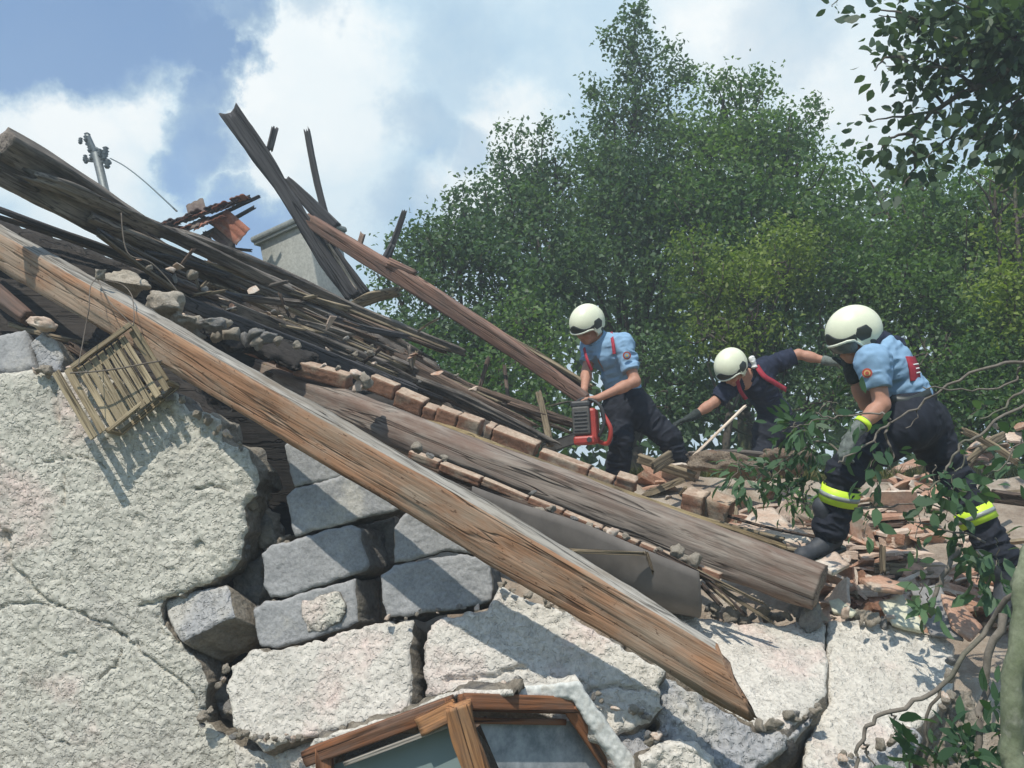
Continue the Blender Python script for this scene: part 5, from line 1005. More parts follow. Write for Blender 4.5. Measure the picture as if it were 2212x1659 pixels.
SH = [setm(shard(s, *q), m) for s, q, m in [(1, (.20, .26), 'clay'), (2, (.16, .2), 'claydust'), (3, (.24, .3), 'claydust'), (4, (.12, .16), 'clay'), (5, (.26, .2), 'claydust'), (6, (.14, .3), 'clay')]]
LU = [setm(lump(s, q), m) for s, q, m in [(1, (1, .8, .6), 'rock'), (2, (1, .9, .7), 'rock'), (3, (1, .7, .5), 'rockgrey'), (4, (1, .85, .8), 'rock'), (5, (.9, 1, .5), 'claydust')]]
BR = [setm(brickmesh(s), m) for s, m in [(1, 'clay'), (2, 'brick'), (3, 'claydust')]]
ST = [setm(stickmesh(s, l, h), m) for s, l, h, m in [(1, .5, .02, 'light'), (2, .35, .028, 'light'), (3, .7, .018, 'oldbrown'), (4, .3, .04, 'light')]]
RL = {'s': ('tile_shard', 'broken terracotta tile shard lying in the rubble around the boots', 'tile shard', 'terracotta shards in the rubble'),
      'l': ('rubble_stone', 'crumbled mortar lump lying in the rubble around the boots', 'stone', 'mortar lumps in the rubble'),
      'b': ('broken_brick', 'broken brick lying in the rubble around the boots', 'brick', 'broken bricks in the rubble'),
      'w': ('splinter', 'splintered lath lying in the rubble around the boots', 'splinter', 'splintered laths in the rubble')}
cnt = 0
def put(kind, x, y, sc, r, lift=.02, tilt=.5, rl=None, d=None, flat=False):
    global cnt
    p, dd = gpt(x, y) if d is None else (P(x, y, d), d)
    me = {'s': SH, 'l': LU, 'b': BR, 'w': ST}[kind]; me = me[r.integers(0, len(me))]
    q = rl or RL[kind]; o = bpy.data.objects.new(q[0], me); COL.objects.link(o)
    e = Matrix.Rotation(r.uniform(0, 6.28), 4, 'Z'); ax = Vector(r.normal(size=3)); ax.z = 0; ax.normalize()
    o.matrix_world = Matrix.Translation(p + Vector((0, 0, lift))) @ Matrix.Rotation(r.normal() * tilt, 4, ax) @ e @ Matrix.Scale(sc, 4)
    lab(o, *q[1:]); cnt += 1
    return o
r5 = np.random.default_rng(55)
reg = [((1580, 1070, 1760, 1180), 26), ((1800, 1180, 1990, 1320), 46), ((1820, 1090, 2010, 1200), 34), ((1930, 1010, 2040, 1110), 20), ((2060, 1180, 2212, 1360), 34), ((1400, 1000, 1500, 1080), 16), ((2080, 920, 2212, 1100), 26), ((1980, 1240, 2110, 1330), 22), ((1500, 1130, 1640, 1180), 10), ((1790, 1265, 2130, 1350), 40)]
for (x0, y0, x1, y1), n in reg:
    for _ in range(n):
        x, y = r5.uniform(x0, x1), r5.uniform(y0, y1); u = r5.random()
        if u < .60: put('s', x, y, r5.uniform(.5, 1.5), r5, r5.uniform(.0, .08), .6)
        elif u < .76: put('l', x, y, r5.uniform(.05, .14), r5, .02, 1)
        elif u < .88: put('b', x, y, r5.uniform(.7, 1.0), r5, .03, .6)
        else: put('w', x, y, r5.uniform(.6, 1.2), r5, .05, .35)
# loose crumbs along the slab tops
CR_ = ('rubble_stone', 'small pale mortar crumb on the top edges of the fallen slabs', 'stone', 'mortar crumbs on the slab edges')
for (x0, y0, x1, y1, n, d0, d1) in [(1395, 1292, 1500, 1328, 12, 4.40, 4.36), (1500, 1318, 1640, 1345, 20, 4.40, 4.36), (1640, 1330, 1790, 1345, 18, 4.36, 4.32), (1790, 1330, 1960, 1352, 16, 4.30, 4.26)]:
    for _ in range(n):
        t_ = r5.random(); put('l', x0 + (x1 - x0) * t_, y0 + (y1 - y0) * t_ + r5.uniform(-14, 6), r5.uniform(.035, .095), r5, 0, 1, CR_, d0 + (d1 - d0) * t_ + r5.uniform(-.05, .1))
ML = ('mortar_lump', 'knobbly mortar crust left along the upper brick row', 'mortar', 'mortar crusts on the upper row')
for x, y, s in [(372, 672, .11), (398, 690, .12), (425, 700, .13), (452, 712, .10), (478, 700, .12), (500, 722, .12), (530, 735, .1), (560, 742, .11), (555, 722, .13), (582, 730, .12), (430, 725, .09), (470, 730, .09), (600, 738, .07), (640, 745, .06), (770, 812, .12), (790, 822, .11), (778, 835, .09), (1276, 1068, .09), (1296, 1088, .07), (1310, 1098, .05), (700, 790, .05), (730, 795, .04)]:
    put('l', x, y, s * 1.0, r5, 0, 1, ML, 5.42 - .0004 * x)
M2 = ('mortar_lump', 'knobbly mortar crust left along the lower brick row', 'mortar', 'mortar crusts on the lower row')
for x, y, s in [(900, 968, .07), (930, 985, .06), (960, 990, .05), (1160, 1104, .08), (1190, 1100, .06), (1270, 1138, .06), (1320, 1150, .07), (1460, 1190, .08), (1480, 1206, .07), (1500, 1212, .09), (1420, 1190, .05), (1150, 1065, .05), (1240, 1120, .05), (1290, 1142, .04), (1350, 1160, .05)]:
    put('l', x, y, s, r5, 0, 1, M2, 4.55 - .0006 * (x - 880))
for x, y, s, d, sc, l in [(275, 612, .34, 5.0, (1, .5, .42), 'flat brownish slab stone under the dark attic boards'), (355, 655, .26, 4.9, (1, .7, .7), 'jagged layered stone right of the flat slab stone'), (545, 755, .0, 4.9, (1, .7, .7), ''),
                          (455, 700, .16, 5.05, (1, .8, .6), 'grey angular stone among the mortar crusts'), (395, 690, .15, 4.88, (1, .6, .5), 'wedge shaped pale stone below the layered stone'),
                          (92, 702, .17, 4.62, (1, .7, .45), 'pink clay shard on the left wall top'), (1748, 1330, .13, 4.22, (1, .6, .8), 'grey upright lump in front of the log end'), (1720, 1312, .10, 4.3, (1, .8, .8), 'pale lump left of the grey upright lump'),
                          (1930, 880, .0, 4.3, (1, .8, .8), ''), (1700, 990, .42, 6.2, (1, .8, .5), 'large dusty brown boulder behind the leafy branch'), (1590, 1010, .5, 6.1, (1.4, .6, .4), 'long dusty plank shaped rubble block between the two rear men'),
                          (470, 1500, .15, 4.3, (1, .9, .8), 'brown rounded stone in the bottom of the wall gap'), (500, 1530, .12, 4.25, (1, .9, .8), 'small brown stone in the bottom of the wall gap'), (528, 1500, .13, 4.4, (1, .9, .8), 'round stone wedged in the wall gap')]:
    if s:
        me = lump(int(x), sc, 4, .3); setm(me, 'claydust' if 'pink' in l else 'rockgrey' if ('grey' in l or 'gap' in l) else 'dust' if 'dusty' in l else 'rock'); o = bpy.data.objects.new('stone', me); COL.objects.link(o)
        o.matrix_world = Matrix.Translation(P(x, y, d)) @ Matrix.Rotation(.4 + x, 4, 'Y') @ Matrix.Scale(s, 4) if sc[2] > .65 else Matrix.Translation(P(x, y, d)) @ Matrix.Rotation(.15, 4, 'Y') @ Matrix.Scale(s, 4); lab(o, l, 'stone')
# larger singled out pieces
MT['cream'] = stone('cream_board', (.62, .60, .44), (.70, .68, .54), None, 5, .15, 30, bd=.002)
MT['greyslate'] = stone('grey_slate', (.22, .21, .20), (.31, .30, .29), None, 5, .2, 40, bd=.002)
def plate(nm, label, cat, poly, anchors, m, thick=.02, seed=1, jag=1.5): return slab(nm, (label, cat), poly, anchors, thick=thick, step=5, jag=jag, rough=.0015, edge=.003, edge_px=5, mats=(m, m), seed=seed, sidej=.001, freq=4)
plate('board', 'cream painted board lying on the slab edge below the brick rubble', 'board', [(1900, 1298), (1948, 1281), (2002, 1352), (1992, 1362), (1930, 1345)], [(1900, 1298, 4.34), (1948, 1281, 4.42), (1995, 1360, 4.2)], 'cream', .018, 301)
plate('roof_slate', 'grey flat slate right of the cream board', 'slate', [(1968, 1270), (2030, 1262), (2082, 1380), (2010, 1370)], [(1968, 1270, 4.40), (2030, 1262, 4.4), (2040, 1372, 4.15)], 'greyslate', .012, 302)
plate('roof_tile', 'flat orange tile at the right of the grey slate', 'roof tile', [(2034, 1282), (2070, 1290), (2124, 1352), (2098, 1384), (2058, 1350)], [(2034, 1282, 4.34), (2120, 1350, 4.2), (2060, 1350, 4.15)], 'clay', .016, 303)
plate('roof_tile', 'smooth tan tile leaning by the log end and the front boot', 'roof tile', [(1752, 1215), (1805, 1190), (1835, 1218), (1800, 1235)], [(1752, 1215, 4.3), (1805, 1190, 4.42), (1835, 1218, 4.3)], 'claydust', .02, 304)
plate('plaster_sheet', 'large dusty sheet of ceiling plaster sloping left of the front boot', 'plaster', [(1590, 1140), (1635, 1095), (1670, 1098), (1760, 1165), (1740, 1180), (1640, 1165)], [(1590, 1140, 4.9), (1650, 1095, 5.25), (1755, 1170, 4.75)], 'claydust', .03, 305, 3)
plate('plaster_sheet', 'pale plaster sheet piece left of the cream board', 'plaster', [(1790, 1295), (1812, 1290), (1850, 1320), (1840, 1330), (1800, 1322)], [(1790, 1295, 4.36), (1850, 1320, 4.28), (1800, 1322, 4.3)], 'cream', .015, 306)
plate('roof_tile', 'curved tile edge half buried at the middle of the rubble', 'roof tile', [(1860, 1250), (1900, 1240), (1960, 1262), (1950, 1275), (1890, 1270)], [(1860, 1250, 4.42), (1960, 1262, 4.38), (1890, 1275, 4.3)], 'clay', .02, 307)
T('flat light plank behind the rear leg of the front man', [(2080, 930, 5.6), (2140, 960, 5.5), (2200, 1000, 5.4)], 14, .4, 30, 'light', 310)
T('crossed tan plank behind the rear leg of the front man', [(2090, 1000, 5.5), (2130, 960, 5.6), (2170, 940, 5.7)], 16, .4, 30, 'light', 311)
T('thick dark plank stub at right edge beyond the front man', [(2140, 1070, 5.0), (2220, 1080, 4.9), (2280, 1090, 4.9)], 26, .4, 30, 'oldbrown', 312)
T('upright splintered lath standing in the shards', [(1905, 1180, 4.6), (1908, 1238, 4.5)], 11, .8, 15, 'light', 313, 'splinter', 'splinter')
T('pale planks heap left of the rear leg of the saw man', [(1380, 990, 6.3), (1440, 1010, 6.2), (1500, 1030, 6.1)], 22, .4, 35, 'light', 314)
T('short tan board end beside the knee of the saw man', [(1410, 1010, 6.0), (1450, 985, 6.1)], 26, .4, 25, 'light', 315)
T('thin long brown rod across the sloping plaster sheet', [(1560, 1110, 4.9), (1640, 1135, 4.8), (1760, 1160, 4.6)], 4, 1, 0, 'oldbrown', 316, 'rod', 'rod')
T('grey weathered board under the stick of the middle man', [(1485, 990, 6.4), (1600, 985, 6.4), (1700, 1000, 6.4)], 30, .3, 30, 'old', 317)
T('straight pale pole leaning in front of the middle man', [(1610, 877, 6.75), (1494, 989, 6.3)], 6, 1, 0, 'lath_bright', 318, 'stick', 'stick', roundness=1, rough=.001)
print('rubble', cnt)

# crumbs fallen along the broken edges of the wall pieces and bits on the planks
CE = ('rubble_stone', 'crumb of broken mortar caught on a ledge of the burst wall', 'stone', 'crumbs on the ledges of the burst wall')
for (x0, y0, x1, y1, n, d0, d1, s_) in [(492, 1440, 440, 1560, 8, 4.05, 4.02, .05), (505, 1590, 680, 1600, 16, 3.82, 3.78, .045), (700, 1590, 900, 1545, 16, 3.78, 3.70, .04), (905, 1515, 1100, 1485, 16, 3.72, 3.66, .045), (1240, 1480, 1420, 1560, 10, 3.58, 3.52, .05),
                               (1395, 1600, 1430, 1600, 5, 3.45, 3.45, .06), (1640, 1575, 1770, 1530, 14, 3.60, 3.66, .05), (1810, 1635, 1990, 1580, 16, 3.56, 3.62, .05), (566, 1196, 640, 1166, 6, 4.27, 4.27, .03), (548, 1318, 600, 1300, 5, 4.21, 4.2, .03), (520, 1235, 545, 1080, 8, 4.3, 4.35, .05), (836, 1338, 1060, 1300, 10, 3.95, 3.9, .035), (1080, 1262, 1220, 1318, 12, 3.9, 3.84, .04), (50, 803, 170, 800, 10, 4.47, 4.44, .05), (170, 800, 400, 868, 14, 4.44, 4.38, .05), (405, 880, 530, 968, 14, 4.34, 4.30, .05), (2060, 1400, 2040, 1540, 10, 4.0, 3.7, .06)]:
    for _ in range(n):
        t_ = r5.random(); put('l', x0 + (x1 - x0) * t_ + r5.normal(0, 4), y0 + (y1 - y0) * t_ + r5.normal(0, 5), s_ * r5.uniform(.4, 1.35), r5, 0, 1, CE, d0 + (d1 - d0) * t_)
CH = ('rubble_stone', 'small bit of mortar or tile stranded on the plank heap', 'stone', 'bits stranded on the plank heap')
for _ in range(34):
    x = r5.uniform(300, 1050); u0, l0 = lerp_path(x); f = r5.uniform(.3, .95); put(*((lambda q: ('l' if q else 's', x, u0 + (l0 - u0) * f, r5.uniform(.03, .08) if q else r5.uniform(.2, .5)))(r5.random() < .6)), r5, 0, 1, CH, float(np.interp(x, [180, 605, 1000, 1200], [4.8, 5.92, 6.35, 6.45])) - .06)
# ------------------------------------------------------------------ signed distance modelling, surface nets
class SD:
    def __init__(s, lo, hi, vox):
        s.lo = np.array(lo, float); s.v = vox; s.n = np.ceil((np.array(hi) - s.lo) / vox).astype(int) + 1; s.f = np.full(tuple(s.n), .3, np.float32)
    def region(s, lo, hi):
        a = np.maximum(((np.array(lo) - s.lo) / s.v).astype(int), 0); b = np.minimum(((np.array(hi) - s.lo) / s.v).astype(int) + 2, s.n)
        if (b <= a).any(): return None
        g = [s.lo[k] + np.arange(a[k], b[k]) * s.v for k in range(3)]; X, Y, Z = np.meshgrid(*g, indexing='ij')
        return tuple(slice(a[k], b[k]) for k in range(3)), np.stack([X, Y, Z], -1)
    def add(s, fn, lo, hi, k=.015):
        q = s.region(lo, hi)
        if q is None: return
        sl, p = q; d = fn(p).astype(np.float32); c = s.f[sl]
        if k > 0:
            h = np.clip(.5 + .5 * (c - d) / k, 0, 1); s.f[sl] = c + (d - c) * h - k * h * (1 - h)
        else: s.f[sl] = np.minimum(c, d)
    def sub(s, fn, lo, hi):
        q = s.region(lo, hi)
        if q is None: return
        sl, p = q; s.f[sl] = np.maximum(s.f[sl], -fn(p).astype(np.float32))
    def cap(s, a, b, ra, rb, k=.015, flat=None, kf=1.0, fold=0, seed=0):
        a = np.array(a, float); b = np.array(b, float); ab = b - a; L = ab @ ab + 1e-9; m = max(ra, rb) * max(1, 1) + .05
        def fn(p):
            t = np.clip(((p - a) @ ab) / L, 0, 1); v = p - a - t[..., None] * ab
            if flat is not None: q = v @ flat; v = v + (kf - 1) * q[..., None] * flat
            d = np.sqrt((v * v).sum(-1)) - (ra + (rb - ra) * t)
            if fold:
                mk = np.abs(d) < .045; q = p[mk]; ax_ = ab / math.sqrt(L); q = q * 9 + np.outer(q @ ax_, ax_) * 16; fb = fbm(q, 2, seed); d = d.copy(); d[mk] += fold * 2.6 * (np.abs(fb) - .35)
            return d
        s.add(fn, np.minimum(a, b) - m, np.maximum(a, b) + m, k)
    def ell(s, c, M3, r, k=.015):
        """ellipsoid, radii r along the columns of M3"""
        c = np.array(c, float); r = np.array(r, float); m = r.max() + .04
        def fn(p):
            q = ((p - c) @ M3) / r; n = np.sqrt((q * q).sum(-1)) + 1e-6; return (n - 1) * r.min() * (1 + 0 * n)
        s.add(fn, c - m, c + m, k)
    def mesh(s, name, m, parent, iso=0, smooth=2, **kw):
        f = s.f - iso; I = f < 0
        nx, ny, nz_ = f.shape
        c = np.zeros((nx - 1, ny - 1, nz_ - 1), int)
        for dx in (0, 1):
            for dy in (0, 1):
                for dz in (0, 1): c += I[dx:nx - 1 + dx, dy:ny - 1 + dy, dz:nz_ - 1 + dz]
        act = (c > 0) & (c < 8); idx = -np.ones(act.shape, int); A = np.argwhere(act); idx[act] = np.arange(len(A))
        acc = np.zeros((len(A), 3)); w = np.zeros(len(A))
        cor = [(0, 0, 0), (1, 0, 0), (0, 1, 0), (1, 1, 0), (0, 0, 1), (1, 0, 1), (0, 1, 1), (1, 1, 1)]
        for i in range(8):
            for ax in range(3):
                if cor[i][ax] == 0:
                    a = np.array(cor[i]); b = a.copy(); b[ax] = 1
                    fa = f[tuple((A + a).T)]; fb = f[tuple((A + b).T)]; mk = (fa < 0) != (fb < 0)
                    t = np.where(mk, fa / (fa - fb + 1e-12), 0); acc += np.where(mk[:, None], a + t[:, None] * (b - a), 0); w += mk
        V = s.lo + (A + acc / w[:, None]) * s.v
        Q = []
        for ax in range(3):
            u, v = (ax + 1) % 3, (ax + 2) % 3
            sl0 = [slice(None)] * 3; sl1 = [slice(None)] * 3; sl0[ax] = slice(0, -1); sl1[ax] = slice(1, None)
            a = I[tuple(sl0)]; b = I[tuple(sl1)]; E = np.argwhere(a != b)
            E = E[(E[:, u] > 0) & (E[:, v] > 0) & (E[:, u] < f.shape[u] - 1) & (E[:, v] < f.shape[v] - 1)]
            ins = a[tuple(E.T)]; du = np.zeros(3, int); du[u] = 1; dv = np.zeros(3, int); dv[v] = 1
            q = np.stack([idx[tuple((E - du - dv).T)], idx[tuple((E - dv).T)], idx[tuple(E.T)], idx[tuple((E - du).T)]], 1)
            q[~ins] = q[~ins][:, ::-1]; Q.append(q)
        Q = np.concatenate(Q); Q = Q[(Q >= 0).all(1)]
        for _ in range(smooth):
            qi = Q.ravel(); qj = np.roll(Q, -1, 1).ravel(); n_ = np.bincount(qi, minlength=len(V)); S_ = np.stack([np.bincount(qi, V[qj, k_], len(V)) for k_ in range(3)], 1)
            V = V * .5 + .5 * S_ / np.maximum(n_, 1)[:, None]
        return mesh_np(name, V, Q, m, parent, True, **kw)
def frame(f, up):
    f = np.array(f, float); f /= np.linalg.norm(f); u = np.array(up, float); u = u - f * (u @ f); u /= np.linalg.norm(u); return np.stack([f, np.cross(u, f), u], 1)   # columns forward, left, up
MT['skin'] = plain('skin', (.47, .24, .16), .55, .35, 30, .12); MT['skin2'] = plain('skin_arm', (.44, .21, .13), .55, .35, 30, .12)
MT['shirtblue'] = plain('light_blue_shirt', (.25, .40, .56), .85, .15, 25, .10, bumpd=.002)
MT['navy'] = plain('navy_cloth', (.022, .028, .052), .85, .2, 25, .25, bumpd=.002)
MT['trouser'] = plain('dark_trousers', (.020, .023, .032), .85, .2, 25, .35, bumpd=.002)
MT['helmet'] = plain('luminous_helmet', (.80, .81, .60), .36, .5, 12, .07, bumpd=0)
MT['rim'] = plain('helmet_rim', (.84, .86, .70), .35, .5, 12, .05, bumpd=0)
MT['trim'] = plain('black_trim', (.030, .036, .030), .4, .5, 30, .2)
MT['visor'] = plain('smoky_visor', (.11, .13, .12), .15, .6, 30, .15, bumpd=0)
MT['glove'] = plain('dark_glove', (.045, .055, .05), .8, .2, 60, .5, bumpd=.002)
MT['glovegrey'] = plain('grey_glove', (.17, .19, .17), .8, .2, 60, .4, bumpd=.002)
MT['boot'] = plain('dusty_boot', (.055, .06, .068), .6, .35, 30, .4, bumpd=.002)
MT['hivis'] = plain('yellow_reflective', (.62, .86, .05), .5, .4, 30, .08); MT['silver'] = plain('silver_tape', (.30, .32, .30), .35, .5, 30, .1)
MT['redstrap'] = plain('red_strap', (.36, .035, .055), .8, .3, 30, .2)
MT['white'] = plain('white_mark', (.75, .75, .72), .7, .3, 30, .05)
MT['badge'] = plain('badge_red', (.42, .08, .05), .7, .3, 60, .2); MT['badgegold'] = plain('badge_gold', (.6, .42, .16), .7, .3, 60, .1); MT['eye'] = plain('eye', (.03, .02, .02), .3, .5, 10, .1)

def hand(sd, wrist, dirn, palm, size=1.0, curl=.7, side=1, r=.0095):
    """palm and five fingers, curled towards the palm normal"""
    d = np.array(dirn, float); d /= np.linalg.norm(d); pn = np.array(palm, float); pn = pn - d * (pn @ d); pn /= np.linalg.norm(pn); s = np.cross(d, pn) * side
    w = np.array(wrist, float); L = .095 * size
    sd.cap(w, w + d * L * .35, .027 * size, .034 * size, .01, pn, 1.35)
    for k, off in enumerate((-.028, -.010, .010, .027)):
        kn = w + d * (L * (.95 - .05 * abs(k - 1.3))) + s * off * size; sd.cap(w + d * .02 + s * off * .5 * size, kn, .014 * size, .0135 * size, .008)
        p = kn; a = .35 * curl; ln = [(.044, .048, .044, .034)[k] * size, .026 * size, .021 * size]
        for j, l in enumerate(ln):
            dd = d * math.cos(a) + pn * math.sin(a) + s * off * 1.2; dd /= np.linalg.norm(dd); q = p + dd * l; sd.cap(p, q, (r - .0008 * j) * size, (r - .0008 * (j + 1)) * size, .004); p = q; a += .85 * curl
    th = w + d * .025 * size - s * .028 * size; t1 = th + (d * .7 - s * .75 + pn * .3) * .042 * size; t2 = t1 + (d * .85 - s * .15 + pn * .6) * .032 * size
    sd.cap(th, t1, .014 * size, .011 * size, .008); sd.cap(t1, t2, .011 * size, .009 * size, .004)

def head(sd, C, M3, hs=1.0):
    g = lambda x, y, z: C + M3 @ (np.array((x, y, z)) * hs)
    sd.ell(g(-.012, 0, .035), M3, np.array((.098, .076, .098)) * hs, .02)
    sd.ell(g(.022, 0, -.030), M3, np.array((.074, .060, .082)) * hs, .02)
    sd.ell(g(.055, 0, -.083), M3, np.array((.034, .032, .026)) * hs, .02)       # chin
    sd.cap(g(.088, 0, .012), g(.112, 0, -.022), .009, .014, .01)                 # nose
    sd.cap(g(.098, .013, -.026), g(.098, -.013, -.026), .009, .009, .006)
    sd.cap(g(.078, .034, .022), g(.086, .008, .024), .010, .009, .01); sd.cap(g(.078, -.034, .022), g(.086, -.008, .024), .010, .009, .01)   # brows
    for y in (.03, -.03):
        e = g(.092, y, .002); sd.sub(lambda p, e=e: np.sqrt(((p - e) ** 2).sum(-1)) - .013, e - .04, e + .04); sd.ell(g(.074, y, .002), M3, np.array((.013, .013, .012)) * hs, .003)
        sd.cap(g(.07, y * 1.6, -.03), g(.078, y * 1.2, -.022), .016, .014, .014)
    sd.cap(g(.090, .020, -.056), g(.094, -.020, -.056), .007, .007, .006); sd.cap(g(.086, .018, -.068), g(.088, -.018, -.068), .008, .008, .006)
    mth = g(.1, 0, -.062)
    for y in (.076, -.076): sd.ell(g(-.012, y, -.008), M3, np.array((.02, .009, .032)) * hs, .006)

def helmet(t, C, M3, visor=True, down=True, vlabel=None):
    """rounded jet style helmet: dome with ear cover, black brow trim, pale face rim, side covers"""
    g = lambda x, y, z: C + M3 @ np.array((x, y, z)); r0 = np.array((.150, .122, .138)); c0 = g(-.012, 0, .040)
    def loc(p): return (p - c0) @ M3
    def outer(q, o=0): 
        n = np.sqrt(((q / (r0 + o)) ** 2).sum(-1)) + 1e-6; return (n - 1) * (r0.min() + .01)
    def low(q):
        x = q[..., 0]; return np.interp(x, [-.17, -.12, -.06, .0, .035, .07, .10, .17], [-.055, -.095, -.135, -.130, -.075, -.030, -.022, -.030])
    def shell(p):
        q = loc(p); d = outer(q); d = np.maximum(d, low(q) - q[..., 2]); d = np.maximum(d, -(outer(q, -.013)))
        ridge = np.abs(q[..., 1]) - .012; return d
    s = SD(c0 - .19, c0 + .19, .0042); s.add(shell, c0 - .19, c0 + .19, 0)
    hp = s.mesh('helmet', MT['helmet'], t, smooth=3)
    def patch(nm, test, m, o1=.004, o2=-.006, vox=.0042, label=None, sm=2):
        def fn(p):
            q = loc(p); return np.maximum(np.maximum(outer(q, o1), -outer(q, o2)), test(q))
        s = SD(c0 - .19, c0 + .19, vox); s.add(fn, c0 - .19, c0 + .19, 0)
        o = s.mesh(nm, MT[m], hp, smooth=sm)
        if label: o['label'] = label
        return o
    # black brow band: rises in a double arch over the forehead
    patch('brow_trim', lambda q: np.maximum.reduce([.055 - q[..., 0], q[..., 2] - (.022 + .022 * np.cos(q[..., 1] * 34)), low(q) + .006 - q[..., 2]]), 'trim')
    # pale rim under the band
    patch('face_rim', lambda q: np.maximum.reduce([.02 - q[..., 0], q[..., 2] - (low(q) + .010), low(q) - .004 - q[..., 2]]), 'rim', .010, -.008)
    # side covers
    for sg in (1, -1):
        patch('side_cover', lambda q, sg=sg: np.maximum.reduce([np.abs(q[..., 0] - .012) + .6 * np.abs(q[..., 2] + .008) - .048, -sg * q[..., 1], np.abs(q[..., 2] + .008) - .036]), 'trim')
        patch('ear_slot', lambda q, sg=sg: np.maximum.reduce([np.sqrt(((q[..., 0] + .035) * .8 + (q[..., 2] + .078) * .6) ** 2 * .35 + ((q[..., 0] + .035) * .6 - (q[..., 2] + .078) * .8) ** 2 * 1.9) - .020, -sg * q[..., 1]]), 'trim')
    if visor and down:
        patch('visor', lambda q: np.maximum.reduce([.06 - q[..., 0], q[..., 2] - (low(q) + .002), -.095 + .02 * np.cos(q[..., 1] * 20) - q[..., 2]]), 'visor', .006, .001, .0035)
    # neck curtain
    return hp
def band(nm, c, d, r, w, m, par, label=None, n=28, fl=None, kf=1.0):
    d = np.array(d, float); d /= np.linalg.norm(d); a = np.cross(d, (0, .3, 1.)); a /= np.linalg.norm(a); b = np.cross(d, a)
    prof = [(-w / 2, 0), (-w / 2, .004), (w / 2, .004), (w / 2, 0)]; V = []; an = np.linspace(0, 2 * math.pi, n, endpoint=False)
    for (t_, dr) in prof:
        for q in an: V.append(np.array(c) + d * t_ + (a * math.cos(q) + b * math.sin(q)) * (r + dr) * (1 + .03 * math.sin(3 * q)))
    Fc = [(k * n + j, k * n + (j + 1) % n, ((k + 1) % 4) * n + (j + 1) % n, ((k + 1) % 4) * n + j) for k in range(4) for j in range(n)]
    o = mesh_np(nm, V, Fc, MT[m], par)
    if label: o['label'] = label
    return o
def strap(nm, pts, w, m, par, nrm, th=.004):
    pth = smooth_path(pts, 24); T = np.gradient(pth, axis=0); N = np.array(nrm, float); V = []
    for p, t_ in zip(pth, T):
        s = np.cross(t_, N); s /= np.linalg.norm(s) + 1e-9; n_ = np.cross(s, t_); n_ /= np.linalg.norm(n_) + 1e-9
        for a, b in ((-1, 0), (1, 0), (1, 1), (-1, 1)): V.append(p + s * w / 2 * a + n_ * th * b)
    k = len(pth); Fc = [(i * 4 + j, i * 4 + (j + 1) % 4, (i + 1) * 4 + (j + 1) % 4, (i + 1) * 4 + j) for i in range(k - 1) for j in range(4)] + [(3, 2, 1, 0), (4 * k - 4, 4 * k - 3, 4 * k - 2, 4 * k - 1)]
    return mesh_np(nm, V, Fc, MT[m], par)
def disc(nm, c, n, r, m, par, th=.003):
    M3 = frame(n, (0, 0, 1)); an = np.linspace(0, 2 * math.pi, 20, endpoint=False); V = [np.array(c) + M3 @ np.array((z, r * math.cos(q), r * math.sin(q))) for z in (0, th) for q in an]
    Fc = [tuple(range(20))[::-1], tuple(range(20, 40))] + [(i, (i + 1) % 20, 20 + (i + 1) % 20, 20 + i) for i in range(20)]
    return mesh_np(nm, V, Fc, MT[m], par, False)
def bbox(J, pad=.25):
    A = np.array(list(J.values())); return A.min(0) - pad, A.max(0) + pad
def Pn(x, y, d): return np.array(P(x, y, d))
def boot(par, ank, toe, up, label=None):
    """ank: ankle, toe: direction of the toe"""
    f = np.array(toe, float); M3 = frame(f, up); g = lambda x, y, z: np.array(ank) + M3 @ np.array((x, y, z))
    s = SD(g(.07, 0, 0) - .26, g(.07, 0, 0) + .26, .006)
    s.cap(g(0, 0, .14), g(-.01, 0, -.02), .055, .052, .02); s.cap(g(-.02, 0, -.05), g(.06, 0, -.055), .046, .048, .03); s.cap(g(.06, 0, -.055), g(.17, 0, -.068), .046, .040, .03)
    s.ell(g(.185, 0, -.062), M3, (.05, .046, .042), .02)
    n = M3[:, 2]; c = g(0, 0, -.098); s.f = np.maximum(s.f, _plane(s, c, -n))
    b = s.mesh('boot', MT['boot'], par)
    s = SD(g(.07, 0, 0) - .26, g(.07, 0, 0) + .26, .006)
    def sole(p):
        q = (p - g(.075, 0, -.105)) @ M3; w = .046 - .010 * np.clip(-(q[..., 0] + .0) * 8, -1, 1) * .5
        return np.maximum.reduce([np.abs(q[..., 2]) - .012, np.abs(q[..., 1]) - w, np.sqrt(np.clip(np.abs(q[..., 0]) - .10, 0, 9) ** 2 + q[..., 1] ** 2) - .05])
    s.add(sole, g(.07, 0, 0) - .25, g(.07, 0, 0) + .25, 0); so = s.mesh('sole', MT['trim'], b)
    return b
def _plane(s, c, n):
    g = [s.lo[k] + np.arange(s.n[k]) * s.v for k in range(3)]
    return ((g[0] - c[0])[:, None, None] * n[0] + (g[1] - c[1])[None, :, None] * n[1] + (g[2] - c[2])[None, None, :] * n[2]).astype(np.float32)
def dirpx(dx, dy, dd):
    """direction in the world from picture right, picture down and depth"""
    return CR * dx - CU * dy + CF * dd
